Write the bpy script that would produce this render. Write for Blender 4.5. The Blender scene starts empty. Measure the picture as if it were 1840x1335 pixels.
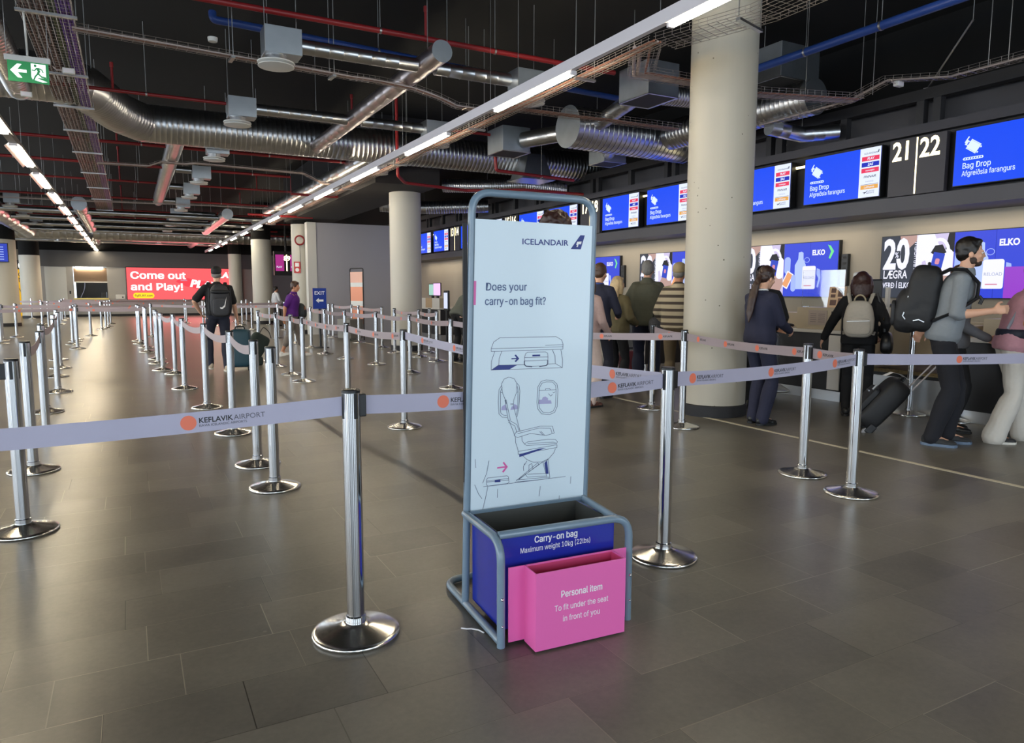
import bpy, bmesh, math, random
from mathutils import Vector, Matrix, Euler, noise
random.seed(7)
scene = bpy.context.scene
COL = scene.collection
PI = math.pi

# ------------------------------------------------------------------ camera
cam_d = bpy.data.cameras.new('camera'); cam = bpy.data.objects.new('camera', cam_d); COL.objects.link(cam)
cam_d.sensor_fit = 'HORIZONTAL'; cam_d.sensor_width = 36.0; cam_d.lens = 36.0 * 1276.0 / 1840.0
cam_d.clip_start = 0.05; cam_d.clip_end = 200
cam.matrix_world = Matrix(((0.88119111, 0.050795899, -0.47002341, 0.0), (-0.472753868, 0.099834090, -0.875520951, 0.0),
                           (0.002451485, 0.993706663, 0.111986870, 1.38), (0, 0, 0, 1)))
scene.camera = cam

# ------------------------------------------------------------------ daylight and exposure
world = bpy.data.worlds.new('sky'); scene.world = world; world.use_nodes = True
bgn = world.node_tree.nodes['Background']; bgn.inputs[0].default_value = (0.76, 0.88, 1.0, 1); bgn.inputs[1].default_value = 3.2
scene.view_settings.view_transform = 'Standard'; scene.view_settings.look = 'None'
scene.view_settings.exposure = 0.35; scene.view_settings.gamma = 1.0; scene.view_settings.use_curve_mapping = False

def area(name, loc, rot, sx, sy, power, color):
    l = bpy.data.lights.new(name, 'AREA'); l.shape = 'RECTANGLE'; l.size = sx; l.size_y = sy; l.energy = power; l.color = color
    o = bpy.data.objects.new(name, l); COL.objects.link(o); o.location = loc; o.rotation_euler = rot
    return o
# daylight through the glass front behind the camera and on the left
for k in range(5): area('daylight_front', (-10 + 4.4*k, -7.6, 2.4), (PI/2, 0, 0), 2.5, 4.2, 58, (0.76, 0.89, 1.0))
for k in range(9): area('daylight_side', (-13.4, -5 + 5.4*k, 2.4), (PI/2, 0, -PI/2), 2.4, 4.0, 190, (0.84, 0.92, 1.0))

# ------------------------------------------------------------------ helpers
def lin(c): return c / 12.92 if c <= 0.04045 else ((c + 0.055) / 1.055) ** 2.4
def rgb(h): return tuple(lin(int(h[i:i+2], 16) / 255) for i in (0, 2, 4)) + (1,)
MATS = {}
def mat(name, color, rough=0.5, metal=0.0, var=0.0, scale=8.0, bump=0.0, emit=0.0, trans=0.0, coat=0.0, alpha=1.0, stretch=None):
    if name in MATS: return MATS[name]
    m = bpy.data.materials.new(name); m.use_nodes = True; MATS[name] = m
    nt = m.node_tree; b = nt.nodes['Principled BSDF']; c = rgb(color) if isinstance(color, str) else tuple(color) + (1,)
    b.inputs['Base Color'].default_value = c; b.inputs['Roughness'].default_value = rough; b.inputs['Metallic'].default_value = metal
    if emit: b.inputs['Emission Color'].default_value = c; b.inputs['Emission Strength'].default_value = emit
    if trans: b.inputs['Transmission Weight'].default_value = trans
    if coat: b.inputs['Coat Weight'].default_value = coat
    if alpha < 1: b.inputs['Alpha'].default_value = alpha
    if var or bump:
        tc = nt.nodes.new('ShaderNodeTexCoord'); nz = nt.nodes.new('ShaderNodeTexNoise'); nz.inputs['Scale'].default_value = scale; nz.inputs['Detail'].default_value = 4
        src = tc.outputs['Object']
        if stretch:
            mp = nt.nodes.new('ShaderNodeMapping'); mp.inputs['Scale'].default_value = stretch; nt.links.new(src, mp.inputs[0]); src = mp.outputs[0]
        nt.links.new(src, nz.inputs['Vector'])
        if var:
            mx = nt.nodes.new('ShaderNodeMix'); mx.data_type = 'RGBA'
            mx.inputs[6].default_value = tuple(max(0, x * (1 - var)) for x in c[:3]) + (1,); mx.inputs[7].default_value = tuple(min(1, x * (1 + var)) for x in c[:3]) + (1,)
            nt.links.new(nz.outputs[0], mx.inputs[0]); nt.links.new(mx.outputs[2], b.inputs['Base Color'])
        if bump:
            bp = nt.nodes.new('ShaderNodeBump'); bp.inputs['Strength'].default_value = bump; bp.inputs['Distance'].default_value = 0.01
            nt.links.new(nz.outputs[0], bp.inputs['Height']); nt.links.new(bp.outputs[0], b.inputs['Normal'])
    return m

class MB:
    def __init__(s): s.v = []; s.f = []
    def add(s, vs, fs, M=None):
        n = len(s.v)
        s.v += [tuple(M @ Vector(v)) for v in vs] if M else [tuple(v) for v in vs]
        s.f += [tuple(i + n for i in f) for f in fs]; return s
    def box(s, x0, y0, z0, x1, y1, z1, M=None):
        vs = [(x0,y0,z0),(x1,y0,z0),(x1,y1,z0),(x0,y1,z0),(x0,y0,z1),(x1,y0,z1),(x1,y1,z1),(x0,y1,z1)]
        return s.add(vs, [(0,3,2,1),(4,5,6,7),(0,1,5,4),(1,2,6,5),(2,3,7,6),(3,0,4,7)], M)
    def lathe(s, prof, n=32, M=None, cap=True):
        vs = []; fs = []; k = len(prof)
        for r, z in prof:
            for i in range(n): a = 2*PI*i/n; vs.append((r*math.cos(a), r*math.sin(a), z))
        for j in range(k-1):
            for i in range(n): i2 = (i+1) % n; fs.append((j*n+i, j*n+i2, (j+1)*n+i2, (j+1)*n+i))
        if cap: fs += [tuple(reversed(range(n))), tuple(range((k-1)*n, k*n))]
        return s.add(vs, fs, M)
    def tube(s, pts, r, n=12, caps=True, closed=False, M=None, flat=None, up=None):
        P = [Vector(p) for p in pts]; k = len(P); R = r if isinstance(r, (list, tuple)) else [r]*k
        T = []
        for i in range(k):
            a = P[(i-1) % k] if (closed or i > 0) else P[i]; b = P[(i+1) % k] if (closed or i < k-1) else P[i]
            d = b - a; T.append(d.normalized() if d.length > 1e-9 else Vector((0,0,1)))
        u = Vector(up) if up else (Vector((0,0,1)) if abs(T[0].z) < 0.9 else Vector((0,1,0)))
        vs = []; fs = []
        for i in range(k):
            u = (u - u.dot(T[i])*T[i]); u = u.normalized() if u.length > 1e-6 else T[i].orthogonal().normalized()
            w = T[i].cross(u); sc = 1.0
            if 0 < i < k-1 or closed:
                d1 = (P[i]-P[i-1]).normalized(); c = max(0.5, T[i].dot(d1)); sc = 1/c
            fx, fy = flat if flat else (1, 1)
            for j in range(n): a = 2*PI*j/n; vs.append(P[i] + u*(R[i]*fx*math.cos(a)) + w*(R[i]*fy*math.sin(a)*(1 if not flat else 1)))
        m = k if closed else k-1
        for i in range(m):
            i2 = (i+1) % k
            for j in range(n): j2 = (j+1) % n; fs.append((i*n+j, i*n+j2, i2*n+j2, i2*n+j))
        if caps and not closed: fs += [tuple(reversed(range(n))), tuple(range((k-1)*n, k*n))]
        return s.add(vs, fs, M)
    def sphere(s, c, r, n=16, m=10, M=None, R=None):
        rx, ry, rz = r if isinstance(r, (tuple, list)) else (r, r, r); vs = []; fs = []; c = Vector(c)
        for j in range(m+1):
            t = PI*j/m
            for i in range(n):
                a = 2*PI*i/n; p = Vector((rx*math.sin(t)*math.cos(a), ry*math.sin(t)*math.sin(a), rz*math.cos(t)))
                vs.append(c + (R @ p if R else p))
        for j in range(m):
            for i in range(n): i2 = (i+1) % n; fs.append((j*n+i, (j+1)*n+i, (j+1)*n+i2, j*n+i2))
        return s.add(vs, fs, M)
    def prism(s, poly, z0, z1, M=None):
        n = len(poly); vs = [(x, y, z0) for x, y in poly] + [(x, y, z1) for x, y in poly]
        fs = [tuple(reversed(range(n))), tuple(range(n, 2*n))] + [(i, (i+1) % n, n+(i+1) % n, n+i) for i in range(n)]
        return s.add(vs, fs, M)
    def stroke(s, pts, w, z=0.0, t=0.0006, M=None):
        for a, b in zip(pts[:-1], pts[1:]):
            a = Vector((a[0], a[1])); b = Vector((b[0], b[1])); d = b - a
            if d.length < 1e-6: continue
            d.normalize(); q = Vector((-d.y, d.x))*w/2; e = d*w*0.3; a = a - e; b = b + e
            s.prism([tuple(a-q), tuple(b-q), tuple(b+q), tuple(a+q)], z, z+t, M)
        return s
    def build(s, name, m, parent=None, smooth=True, bevel=0.0, angle=40, sub=0):
        me = bpy.data.meshes.new(name); me.from_pydata(s.v, [], s.f); me.update()
        bm = bmesh.new(); bm.from_mesh(me); bmesh.ops.recalc_face_normals(bm, faces=bm.faces); bm.to_mesh(me); bm.free()
        if smooth: shade(me, angle)
        o = bpy.data.objects.new(name, me); COL.objects.link(o)
        if m: me.materials.append(m)
        if parent: o.parent = parent
        if bevel:
            b = o.modifiers.new('bevel', 'BEVEL'); b.width = bevel; b.segments = 2; b.limit_method = 'ANGLE'; b.angle_limit = math.radians(35)
        if sub: md = o.modifiers.new('sub', 'SUBSURF'); md.levels = sub; md.render_levels = sub
        return o
def shade(me, angle=40):
    me.polygons.foreach_set('use_smooth', [True]*len(me.polygons)); me.set_sharp_from_angle(angle=math.radians(angle))
def box(name, m, parent, x0, y0, z0, x1, y1, z1, bevel=0.0, M=None): return MB().box(x0,y0,z0,x1,y1,z1,M).build(name, m, parent, smooth=False, bevel=bevel)
def cyl(p0, p1, r, n=16): return MB().tube([p0, p1], r, n)
def thing(name, label, cat, loc=(0,0,0), rotz=0.0, group=None):
    o = bpy.data.objects.new(name, None); COL.objects.link(o); o.empty_display_size = 0.1
    o.location = loc; o.rotation_euler = (0, 0, rotz); return tag(o, label, cat, group)
def tag(o, label, cat, group=None):
    o['label'] = label; o['category'] = cat
    if group: o['group'] = group
    return o
def struct(o): o['kind'] = 'structure'; return o
def dup(root, loc, rotz, label, group=None):
    r = root.copy(); COL.objects.link(r); r.location = loc; r.rotation_euler = (0, 0, rotz); r['label'] = label
    if group: r['group'] = group
    for ch in list(root.children):
        c = ch.copy(); COL.objects.link(c); c.parent = r
        for g in list(ch.children):
            d = g.copy(); COL.objects.link(d); d.parent = c
    return r
def fillet(pts, r, n=6):
    P = [Vector(p) for p in pts]; out = [P[0]]
    for i in range(1, len(P)-1):
        a = (P[i-1]-P[i]); b = (P[i+1]-P[i]); rr = min(r, a.length*0.49, b.length*0.49); a = P[i]+a.normalized()*rr; b = P[i]+b.normalized()*rr
        for k in range(n+1):
            t = k/n; out.append(a*(1-t)**2 + P[i]*2*t*(1-t) + b*t*t)
    return out + [P[-1]]
def frame(o, x, y):
    x = Vector(x).normalized(); y = Vector(y); y = (y - y.dot(x)*x).normalized(); z = x.cross(y)
    return Matrix(((x.x,y.x,z.x,o[0]),(x.y,y.y,z.y,o[1]),(x.z,y.z,z.z,o[2]),(0,0,0,1)))
_tc = {}
SANS = None; CAPH = 1.0
try:     # the grotesque face that ships inside Blender, else the default one
    SANS = bpy.data.fonts.load(bpy.utils.resource_path('LOCAL') + '/datafiles/fonts/Inter.woff2')
    def _h(f):
        cu = bpy.data.curves.new('h', 'FONT'); cu.body = 'H'; cu.size = 1
        if f: cu.font = f
        o = bpy.data.objects.new('h', cu); COL.objects.link(o); m_ = bpy.data.meshes.new_from_object(o.evaluated_get(bpy.context.evaluated_depsgraph_get())); bpy.data.objects.remove(o)
        r = max(v.co.y for v in m_.vertices); bpy.data.meshes.remove(m_); return r
    CAPH = _h(None)/_h(SANS)
except Exception: SANS = None
def text_mesh(s, m, bold=0.0, shear=0.0, align='LEFT', sx=1.0, space=1.0, ls=1.0):
    key = (s, m.name, bold, shear, align, sx, space, ls)
    if key in _tc: return _tc[key]
    def raw(body, font, b):
        cu = bpy.data.curves.new('lettering', 'FONT'); cu.body = body; cu.size = 1; cu.offset = b; cu.shear = shear; cu.align_x = align
        if font: cu.font = font
        cu.space_character = space; cu.space_line = ls; cu.resolution_u = 3; cu.extrude = 0.004
        o = bpy.data.objects.new('lettering', cu); COL.objects.link(o)
        r = bpy.data.meshes.new_from_object(o.evaluated_get(bpy.context.evaluated_depsgraph_get())); bpy.data.objects.remove(o); return r
    face = None if s.upper() == s or 'I' in s or '\n     A' in s else SANS
    me = raw(s, face, 0.0 if face else bold)
    if face:     # keep the string's width and cap height whichever built-in face is used
        ref = raw(s, None, bold*0.5); wid = lambda q: max(v.co.x for v in q.vertices) - min(v.co.x for v in q.vertices); ky = CAPH
        kx = wid(ref)/max(1e-6, wid(me)); bpy.data.meshes.remove(ref)
        for v in me.vertices: v.co.x *= kx; v.co.y *= ky
        if bold > 0.003:     # embolden by laying shifted copies over each other
            V = [v.co.copy() for v in me.vertices]; F = [tuple(p.vertices) for p in me.polygons]; bpy.data.meshes.remove(me); n0 = len(V); VV = []; FF = []
            for dx, dy in ((-1, -0.6), (1, -0.6), (1, 0.6), (-1, 0.6), (0, 0)): k0 = len(VV); VV += [v + Vector((dx*bold, dy*bold, 0.0025*(k0//n0))) for v in V]; FF += [tuple(i + k0 for i in f) for f in F]
            me = bpy.data.meshes.new('lettering'); me.from_pydata(VV, [], FF); me.update()
    for v in me.vertices: v.co.x *= sx
    me.materials.clear(); me.materials.append(m); me.name = 'lettering'; _tc[key] = me
    return me
def text(parent, s, m, M, size, name='lettering', **kw):
    me = text_mesh(s, m, **kw); o = bpy.data.objects.new(name, me); COL.objects.link(o); o.parent = parent
    o.matrix_local = M @ Matrix.Scale(size, 4) if parent else M @ Matrix.Scale(size, 4)
    return o

# ------------------------------------------------------------------ materials
chrome = mat('polished_steel', (0.70, 0.71, 0.73), 0.10, 1.0)
basesteel = mat('scratched_steel', (0.75, 0.74, 0.71), 0.21, 1.0, var=0.12, scale=40)
steel = mat('brushed_steel', (0.55, 0.56, 0.57), 0.32, 1.0)
galv = mat('galvanised_sheet', (0.56, 0.57, 0.59), 0.30, 1.0, var=0.12, scale=3)
galvbox = mat('galvanised_box', (0.48, 0.52, 0.56), 0.42, 1.0, var=0.15, scale=6)
black = mat('black_plastic', '18191b', 0.4)
dark = mat('dark_paint', '2b2b2e', 0.7)
blackpaint = mat('ceiling_black', '09090a', 0.95, var=0.2, scale=1.5)
red = mat('red_pipe_paint', '8e2226', 0.4)
blue = mat('blue_pipe_paint', '2a4890', 0.4)
white = mat('white_paint', 'd9d9d6', 0.5)
trunk = mat('white_trunking', 'e6dfe2', 0.45)
lamp = mat('lamp_glow', (1.0, 0.87, 0.64), 0.5, emit=60.0)
lamp_soft = mat('lamp_glow_soft', (1.0, 0.84, 0.58), 0.5, emit=40.0)
wire = mat('tray_wire', (0.5, 0.45, 0.43), 0.35, 0.8)
rod = mat('threaded_rod', (0.5, 0.5, 0.5), 0.4, 1.0)
# ------------------------------------------------------------------ floor of dark slate tiles, random lengths
def floor_mat():
    m = bpy.data.materials.new('slate_tiles'); m.use_nodes = True; nt = m.node_tree; L = nt.links; N = nt.nodes
    b = N['Principled BSDF']
    def math_(op, a, c=None, d=None):
        n = N.new('ShaderNodeMath'); n.operation = op
        for i, v in enumerate((a, c, d)):
            if v is None: continue
            if isinstance(v, (int, float)): n.inputs[i].default_value = v
            else: L.new(v, n.inputs[i])
        return n.outputs[0]
    def noise_(vec, sc, det=3, rough=0.5):
        n = N.new('ShaderNodeTexNoise'); n.inputs['Scale'].default_value = sc; n.inputs['Detail'].default_value = det; n.inputs['Roughness'].default_value = rough; L.new(vec, n.inputs['Vector']); return n.outputs[0]
    def wn(v):
        n = N.new('ShaderNodeTexWhiteNoise'); n.noise_dimensions = '2D'; L.new(v, n.inputs['Vector']); return n.outputs['Value']
    def comb(x, y):
        n = N.new('ShaderNodeCombineXYZ')
        for i, v in enumerate((x, y)):
            if isinstance(v, (int, float)): n.inputs[i].default_value = v
            else: L.new(v, n.inputs[i])
        return n.outputs[0]
    tc = N.new('ShaderNodeTexCoord'); sp = N.new('ShaderNodeSeparateXYZ'); L.new(tc.outputs['Object'], sp.inputs[0]); X, Y = sp.outputs[0], sp.outputs[1]
    ry = math_('DIVIDE', math_('SUBTRACT', Y, 0.035), 0.315); row = math_('FLOOR', ry); fy = math_('FRACT', ry)
    ln = math_('ADD', 0.40, math_('MULTIPLY', wn(comb(row, 3.7)), 0.22))
    cx = math_('ADD', math_('DIVIDE', X, ln), math_('MULTIPLY', wn(comb(row, 9.1)), 7.0)); cell = math_('FLOOR', cx); fx = math_('FRACT', cx)
    gy = math_('MULTIPLY', math_('MINIMUM', fy, math_('SUBTRACT', 1.0, fy)), 0.315)
    gx = math_('MULTIPLY', math_('MINIMUM', fx, math_('SUBTRACT', 1.0, fx)), ln)
    g = math_('MINIMUM', gx, gy); gm = math_('LESS_THAN', g, 0.0019)
    tone = wn(comb(cell, row)); gt = wn(comb(math_('ADD', cell, 0.37), row))
    n1 = noise_(tc.outputs['Object'], 2.2, 5, 0.6); n2 = noise_(tc.outputs['Object'], 38, 4, 0.7); n3 = noise_(tc.outputs['Object'], 0.5, 2)
    v = math_('ADD', math_('MULTIPLY', tone, 0.3), math_('ADD', math_('MULTIPLY', n1, 0.55), math_('MULTIPLY', n2, 0.35)))
    cr = N.new('ShaderNodeValToRGB'); L.new(v, cr.inputs[0]); e = cr.color_ramp.elements
    e[0].position = 0.2; e[0].color = rgb('46433e'); e[1].position = 0.85; e[1].color = rgb('7c776c')
    # pale specks of chewing gum and scuffs
    vo = N.new('ShaderNodeTexVoronoi'); vo.inputs['Scale'].default_value = 3.2; L.new(tc.outputs['Object'], vo.inputs['Vector'])
    spk = math_('LESS_THAN', vo.outputs['Distance'], 0.028)
    m1 = N.new('ShaderNodeMix'); m1.data_type = 'RGBA'; L.new(math_('MULTIPLY', spk, 0.45), m1.inputs[0]); L.new(cr.outputs[0], m1.inputs[6]); m1.inputs[7].default_value = rgb('8a867c')
    gc = N.new('ShaderNodeMix'); gc.data_type = 'RGBA'; L.new(gt, gc.inputs[0]); gc.inputs[6].default_value = rgb('141210'); gc.inputs[7].default_value = rgb('a39c8a')
    m2 = N.new('ShaderNodeMix'); m2.data_type = 'RGBA'; L.new(math_('MULTIPLY', gm, 0.95), m2.inputs[0]); L.new(m1.outputs[2], m2.inputs[6]); L.new(gc.outputs[2], m2.inputs[7])
    L.new(m2.outputs[2], b.inputs['Base Color'])
    L.new(math_('ADD', 0.285, math_('ADD', math_('MULTIPLY', n1, 0.05), math_('MULTIPLY', tone, 0.04))), b.inputs['Roughness'])
    return m
X0, X1, Y0, Y1, ZC = -14.0, 10.0, -8.0, 44.0, 5.0
struct(box('floor', floor_mat(), None, X0, Y0, -0.1, X1+3, Y1+4, 0.0))
struct(box('ceiling', blackpaint, None, X0, Y0, ZC, X1+3, Y1+4, ZC+0.15))
wallbeige = mat('beige_wall', 'a39a8b', 0.6, var=0.05, scale=2)
wallgrey = mat('grey_wall', 'a3a19e', 0.6, var=0.04, scale=2)
walldark = mat('dark_grey_wall', '5d5c5e', 0.7)
wallshade = mat('white_wall_shaded', 'a9a7ad', 0.65)  # dimmer face of the white partition, shade mixed into the colour
struct(box('wall_right', wallbeige, None, 10.0, Y0, 0, 10.2, Y1, 2.6))
struct(box('wall_right_upper', blackpaint, None, 9.62, Y0, 2.56, 10.2, Y1, ZC))
# unseen front behind the camera: wide dark piers added to band the chrome reflections
mm = MB()
for i in range(6): mm.box(-13.35+4.4*i, Y0-0.15, 0, -11.35+4.4*i, Y0+0.08, ZC)
mm.box(X0, Y0-0.08, 4.55, X1, Y0+0.08, ZC).box(X0, Y0-0.08, 0, X1, Y0+0.08, 0.12)
struct(mm.build('added_piers_front', dark, None, smooth=False))
mm = MB()  # unseen left side: solid dark piers added for contrast in the poles
for i in range(9): mm.box(X0-0.15, -3.7+5.4*i, 0, X0+0.08, -0.7+5.4*i, ZC)
mm.box(X0-0.08, Y0, 4.5, X0+0.08, Y1, ZC).box(X0-0.08, Y0, 0, X0+0.08, Y1, 0.15)
struct(mm.build('added_piers_left', dark, None, smooth=False))
# far wall with a kiosk hatch: grey below, dark band above
fw = MB().box(-2.75, Y1, 0, -2.52, Y1+0.15, 2.62).box(-0.98, Y1, 0, 6.6, Y1+0.15, 2.62).box(-2.52, Y1, 0, -0.98, Y1+0.15, 0.95).box(-4.6, Y1, 0, -2.75, Y1+0.15, 2.62)
struct(fw.build('wall_far', wallgrey, None, smooth=False))
struct(box('trim_1', walldark, None, -4.6, Y1-0.08, 2.62, 6.6, Y1+0.15, 3.45))
struct(box('trim_2', blackpaint, None, -8, Y1-0.1, 3.45, X1, Y1+0.15, ZC))
struct(box('wall_far_right', mat('mauve_wall', '6d676c', 0.7), None, 6.6, Y1+0.4, 0, X1, Y1+0.55, ZC))
struct(box('wall_far_left', mat('warm_grey_wall', '77705f', 0.7), None, X0, Y1+3.6, 0, -4.6, Y1+3.75, ZC))
struct(box('baseboard_far', dark, None, -4.6, Y1-0.02, 0, 6.6, Y1, 0.12))
# white partition beyond the second column; long face coloured greyer for its dimmer light
pw = MB().box(5.28, 22.9, 0, 8.7, 23.15, 3.52)
struct(pw.build('wall_partition', wallshade, None, smooth=False))
struct(box('wall_partition_end', mat('white_wall', 'cfcdc8', 0.6), None, 5.0, 22.88, 0, 5.28, 23.2, 3.52))
struct(box('trim_3', mat('soffit_grey', '262427', 0.85), None, 4.62, 14.6, 3.62, 6.05, 24.4, ZC))
# painted queue line on the floor
struct(box('trim_4', mat('floor_line_white', 'cfc6ae', 0.5), None, 5.53, -3, 0.0, 5.58, 22.5, 0.002))

# ------------------------------------------------------------------ concrete columns
conc = mat('cast_concrete', 'c4c0b5', 0.55, var=0.06, scale=1.2, bump=0.08, stretch=(1, 1, 0.12))
def pore_mat():
    m = mat('pitted_concrete', 'bcb6a7', 0.5, var=0.06, scale=1.2, stretch=(6, 6, 0.15)); nt = m.node_tree; b = nt.nodes['Principled BSDF']
    src = b.inputs['Base Color'].links[0].from_socket
    tc = nt.nodes.new('ShaderNodeTexCoord'); vo = nt.nodes.new('ShaderNodeTexVoronoi'); vo.inputs['Scale'].default_value = 9; nt.links.new(tc.outputs['Object'], vo.inputs['Vector'])
    nz = nt.nodes.new('ShaderNodeTexNoise'); nz.inputs['Scale'].default_value = 3; nt.links.new(tc.outputs['Object'], nz.inputs['Vector'])
    ml = nt.nodes.new('ShaderNodeMath'); ml.operation = 'MULTIPLY'; ml.inputs[1].default_value = 0.13; nt.links.new(nz.outputs[0], ml.inputs[0])
    lt = nt.nodes.new('ShaderNodeMath'); lt.operation = 'LESS_THAN'; nt.links.new(vo.outputs['Distance'], lt.inputs[0]); nt.links.new(ml.outputs[0], lt.inputs[1])
    mx = nt.nodes.new('ShaderNodeMix'); mx.data_type = 'RGBA'; nt.links.new(lt.outputs[0], mx.inputs[0]); nt.links.new(src, mx.inputs[6]); mx.inputs[7].default_value = rgb('6b6355'); nt.links.new(mx.outputs[2], b.inputs['Base Color'])
    return m
pore = pore_mat()
def column(x, y, r, ztop, label, m):
    t = thing('concrete_column', label, 'column', (x, y, 0), 0, 'round concrete columns')
    MB().lathe([(r, 0.13), (r, ztop)], 48).build('shaft', m, t)
    MB().lathe([(r+0.015, 0), (r+0.015, 0.12), (r-0.01, 0.13)], 48).build('plinth', dark, t)
    if ztop < ZC: MB().lathe([(r-0.005, ztop), (r-0.005, ZC)], 40).build('shaft_top', blackpaint, t)['label'] = 'black painted top of the column'
column(5.85, 6.02, 0.355, ZC, 'large pale concrete column standing beside the dark suited woman', pore)
column(5.72, 15.9, 0.36, 3.72, 'pale concrete column behind the white bag sizer, before the grey partition', conc)
column(4.98, 31.5, 0.40, 3.5, 'pale concrete column just behind the woman in the purple shirt', conc)
column(5.02, 23.75, 0.33, 3.5, 'pale column with a red alarm sign, joined to the white partition end', conc)
column(5.3, 42.6, 0.34, 3.4, 'farthest pale column, right of the red advert screen', conc)
column(-4.35, 33.5, 0.6, 3.3, 'pale column at the left edge carrying a blue monitor', conc)
column(-4.25, 42.6, 0.44, 3.1, 'black topped pale column at the left end of the far wall', conc)
column(-5.2, 14.0, 0.36, ZC, 'pale column standing outside the left edge of the view', conc)
# ------------------------------------------------------------------ bag sizer stand
greyblue = mat('grey_blue_enamel', '74899a', 0.3, coat=0.3)
panelwhite = mat('white_sign_panel', 'd8e8f2', 0.3, coat=0.2)
navy = mat('navy_print', '2b3a83', 0.5)
slateink = mat('slate_blue_print', '54678f', 0.5)
lineink = mat('thin_ink_line', '4a5573', 0.5)
cloud = mat('lilac_print', 'a9a8cf', 0.5)
magenta = mat('magenta_print', 'd95fa6', 0.4)
sizerblue = mat('blue_sheet_metal', '1b2a9c', 0.3, coat=0.3)
sizerin = mat('dark_inner_sheet', '4a4b48', 0.5)
pink = mat('pink_sheet_metal', 'ec6cb4', 0.4, coat=0.1)
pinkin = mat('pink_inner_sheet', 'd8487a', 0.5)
whitevinyl = mat('white_vinyl', 'f2f2f2', 0.5)
ST = thing('bag_sizer', 'white and blue carry-on bag sizer stand with pink personal item box', 'bag sizer', (1.21, 2.34, 0), math.radians(-3.5))
R = 0.0165
LEAN = 0.022
def lx(u, z): return u + LEAN*z
W, D, DR = 0.585, 0.386, 0.655
arch = fillet([(0.0, D, 0.02), (lx(0, 1.79), D, 1.79), (lx(W, 1.79), D, 1.785), (W, D, 0.02)], 0.085, 8)
MB().tube(arch, R, 14).build('post_frame', greyblue, ST)
MB().tube(fillet([(0, 0.0, 0.0), (0, 0.0, 0.425), (0, D, 0.425)], 0.09, 8), R, 14).build('side_hoop', greyblue, ST)
MB().tube(fillet([(W, 0.0, 0.0), (W, 0.0, 0.448), (0.012, 0.05, 0.432)], 0.085, 8), R, 14).build('front_hoop', greyblue, ST)
MB().tube([(W, D, 0.425), (W-0.062, 0.012, 0.446)], R, 14).build('side_rail', greyblue, ST)
base = fillet([(0.0, 0.0, 0.02), (0.0, DR, 0.02), (W, DR, 0.02), (W, 0.0, 0.02)], 0.09, 8)
MB().tube(base, R, 14).build('base_loop', greyblue, ST)
bo = MB()
for u in (-0.001, W): bo.sphere((u, -R, 0.20), 0.007, 10, 6).sphere((u, -R, 0.19-0.1), 0.005, 10, 6)
bo.build('bolt', chrome, ST)
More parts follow.
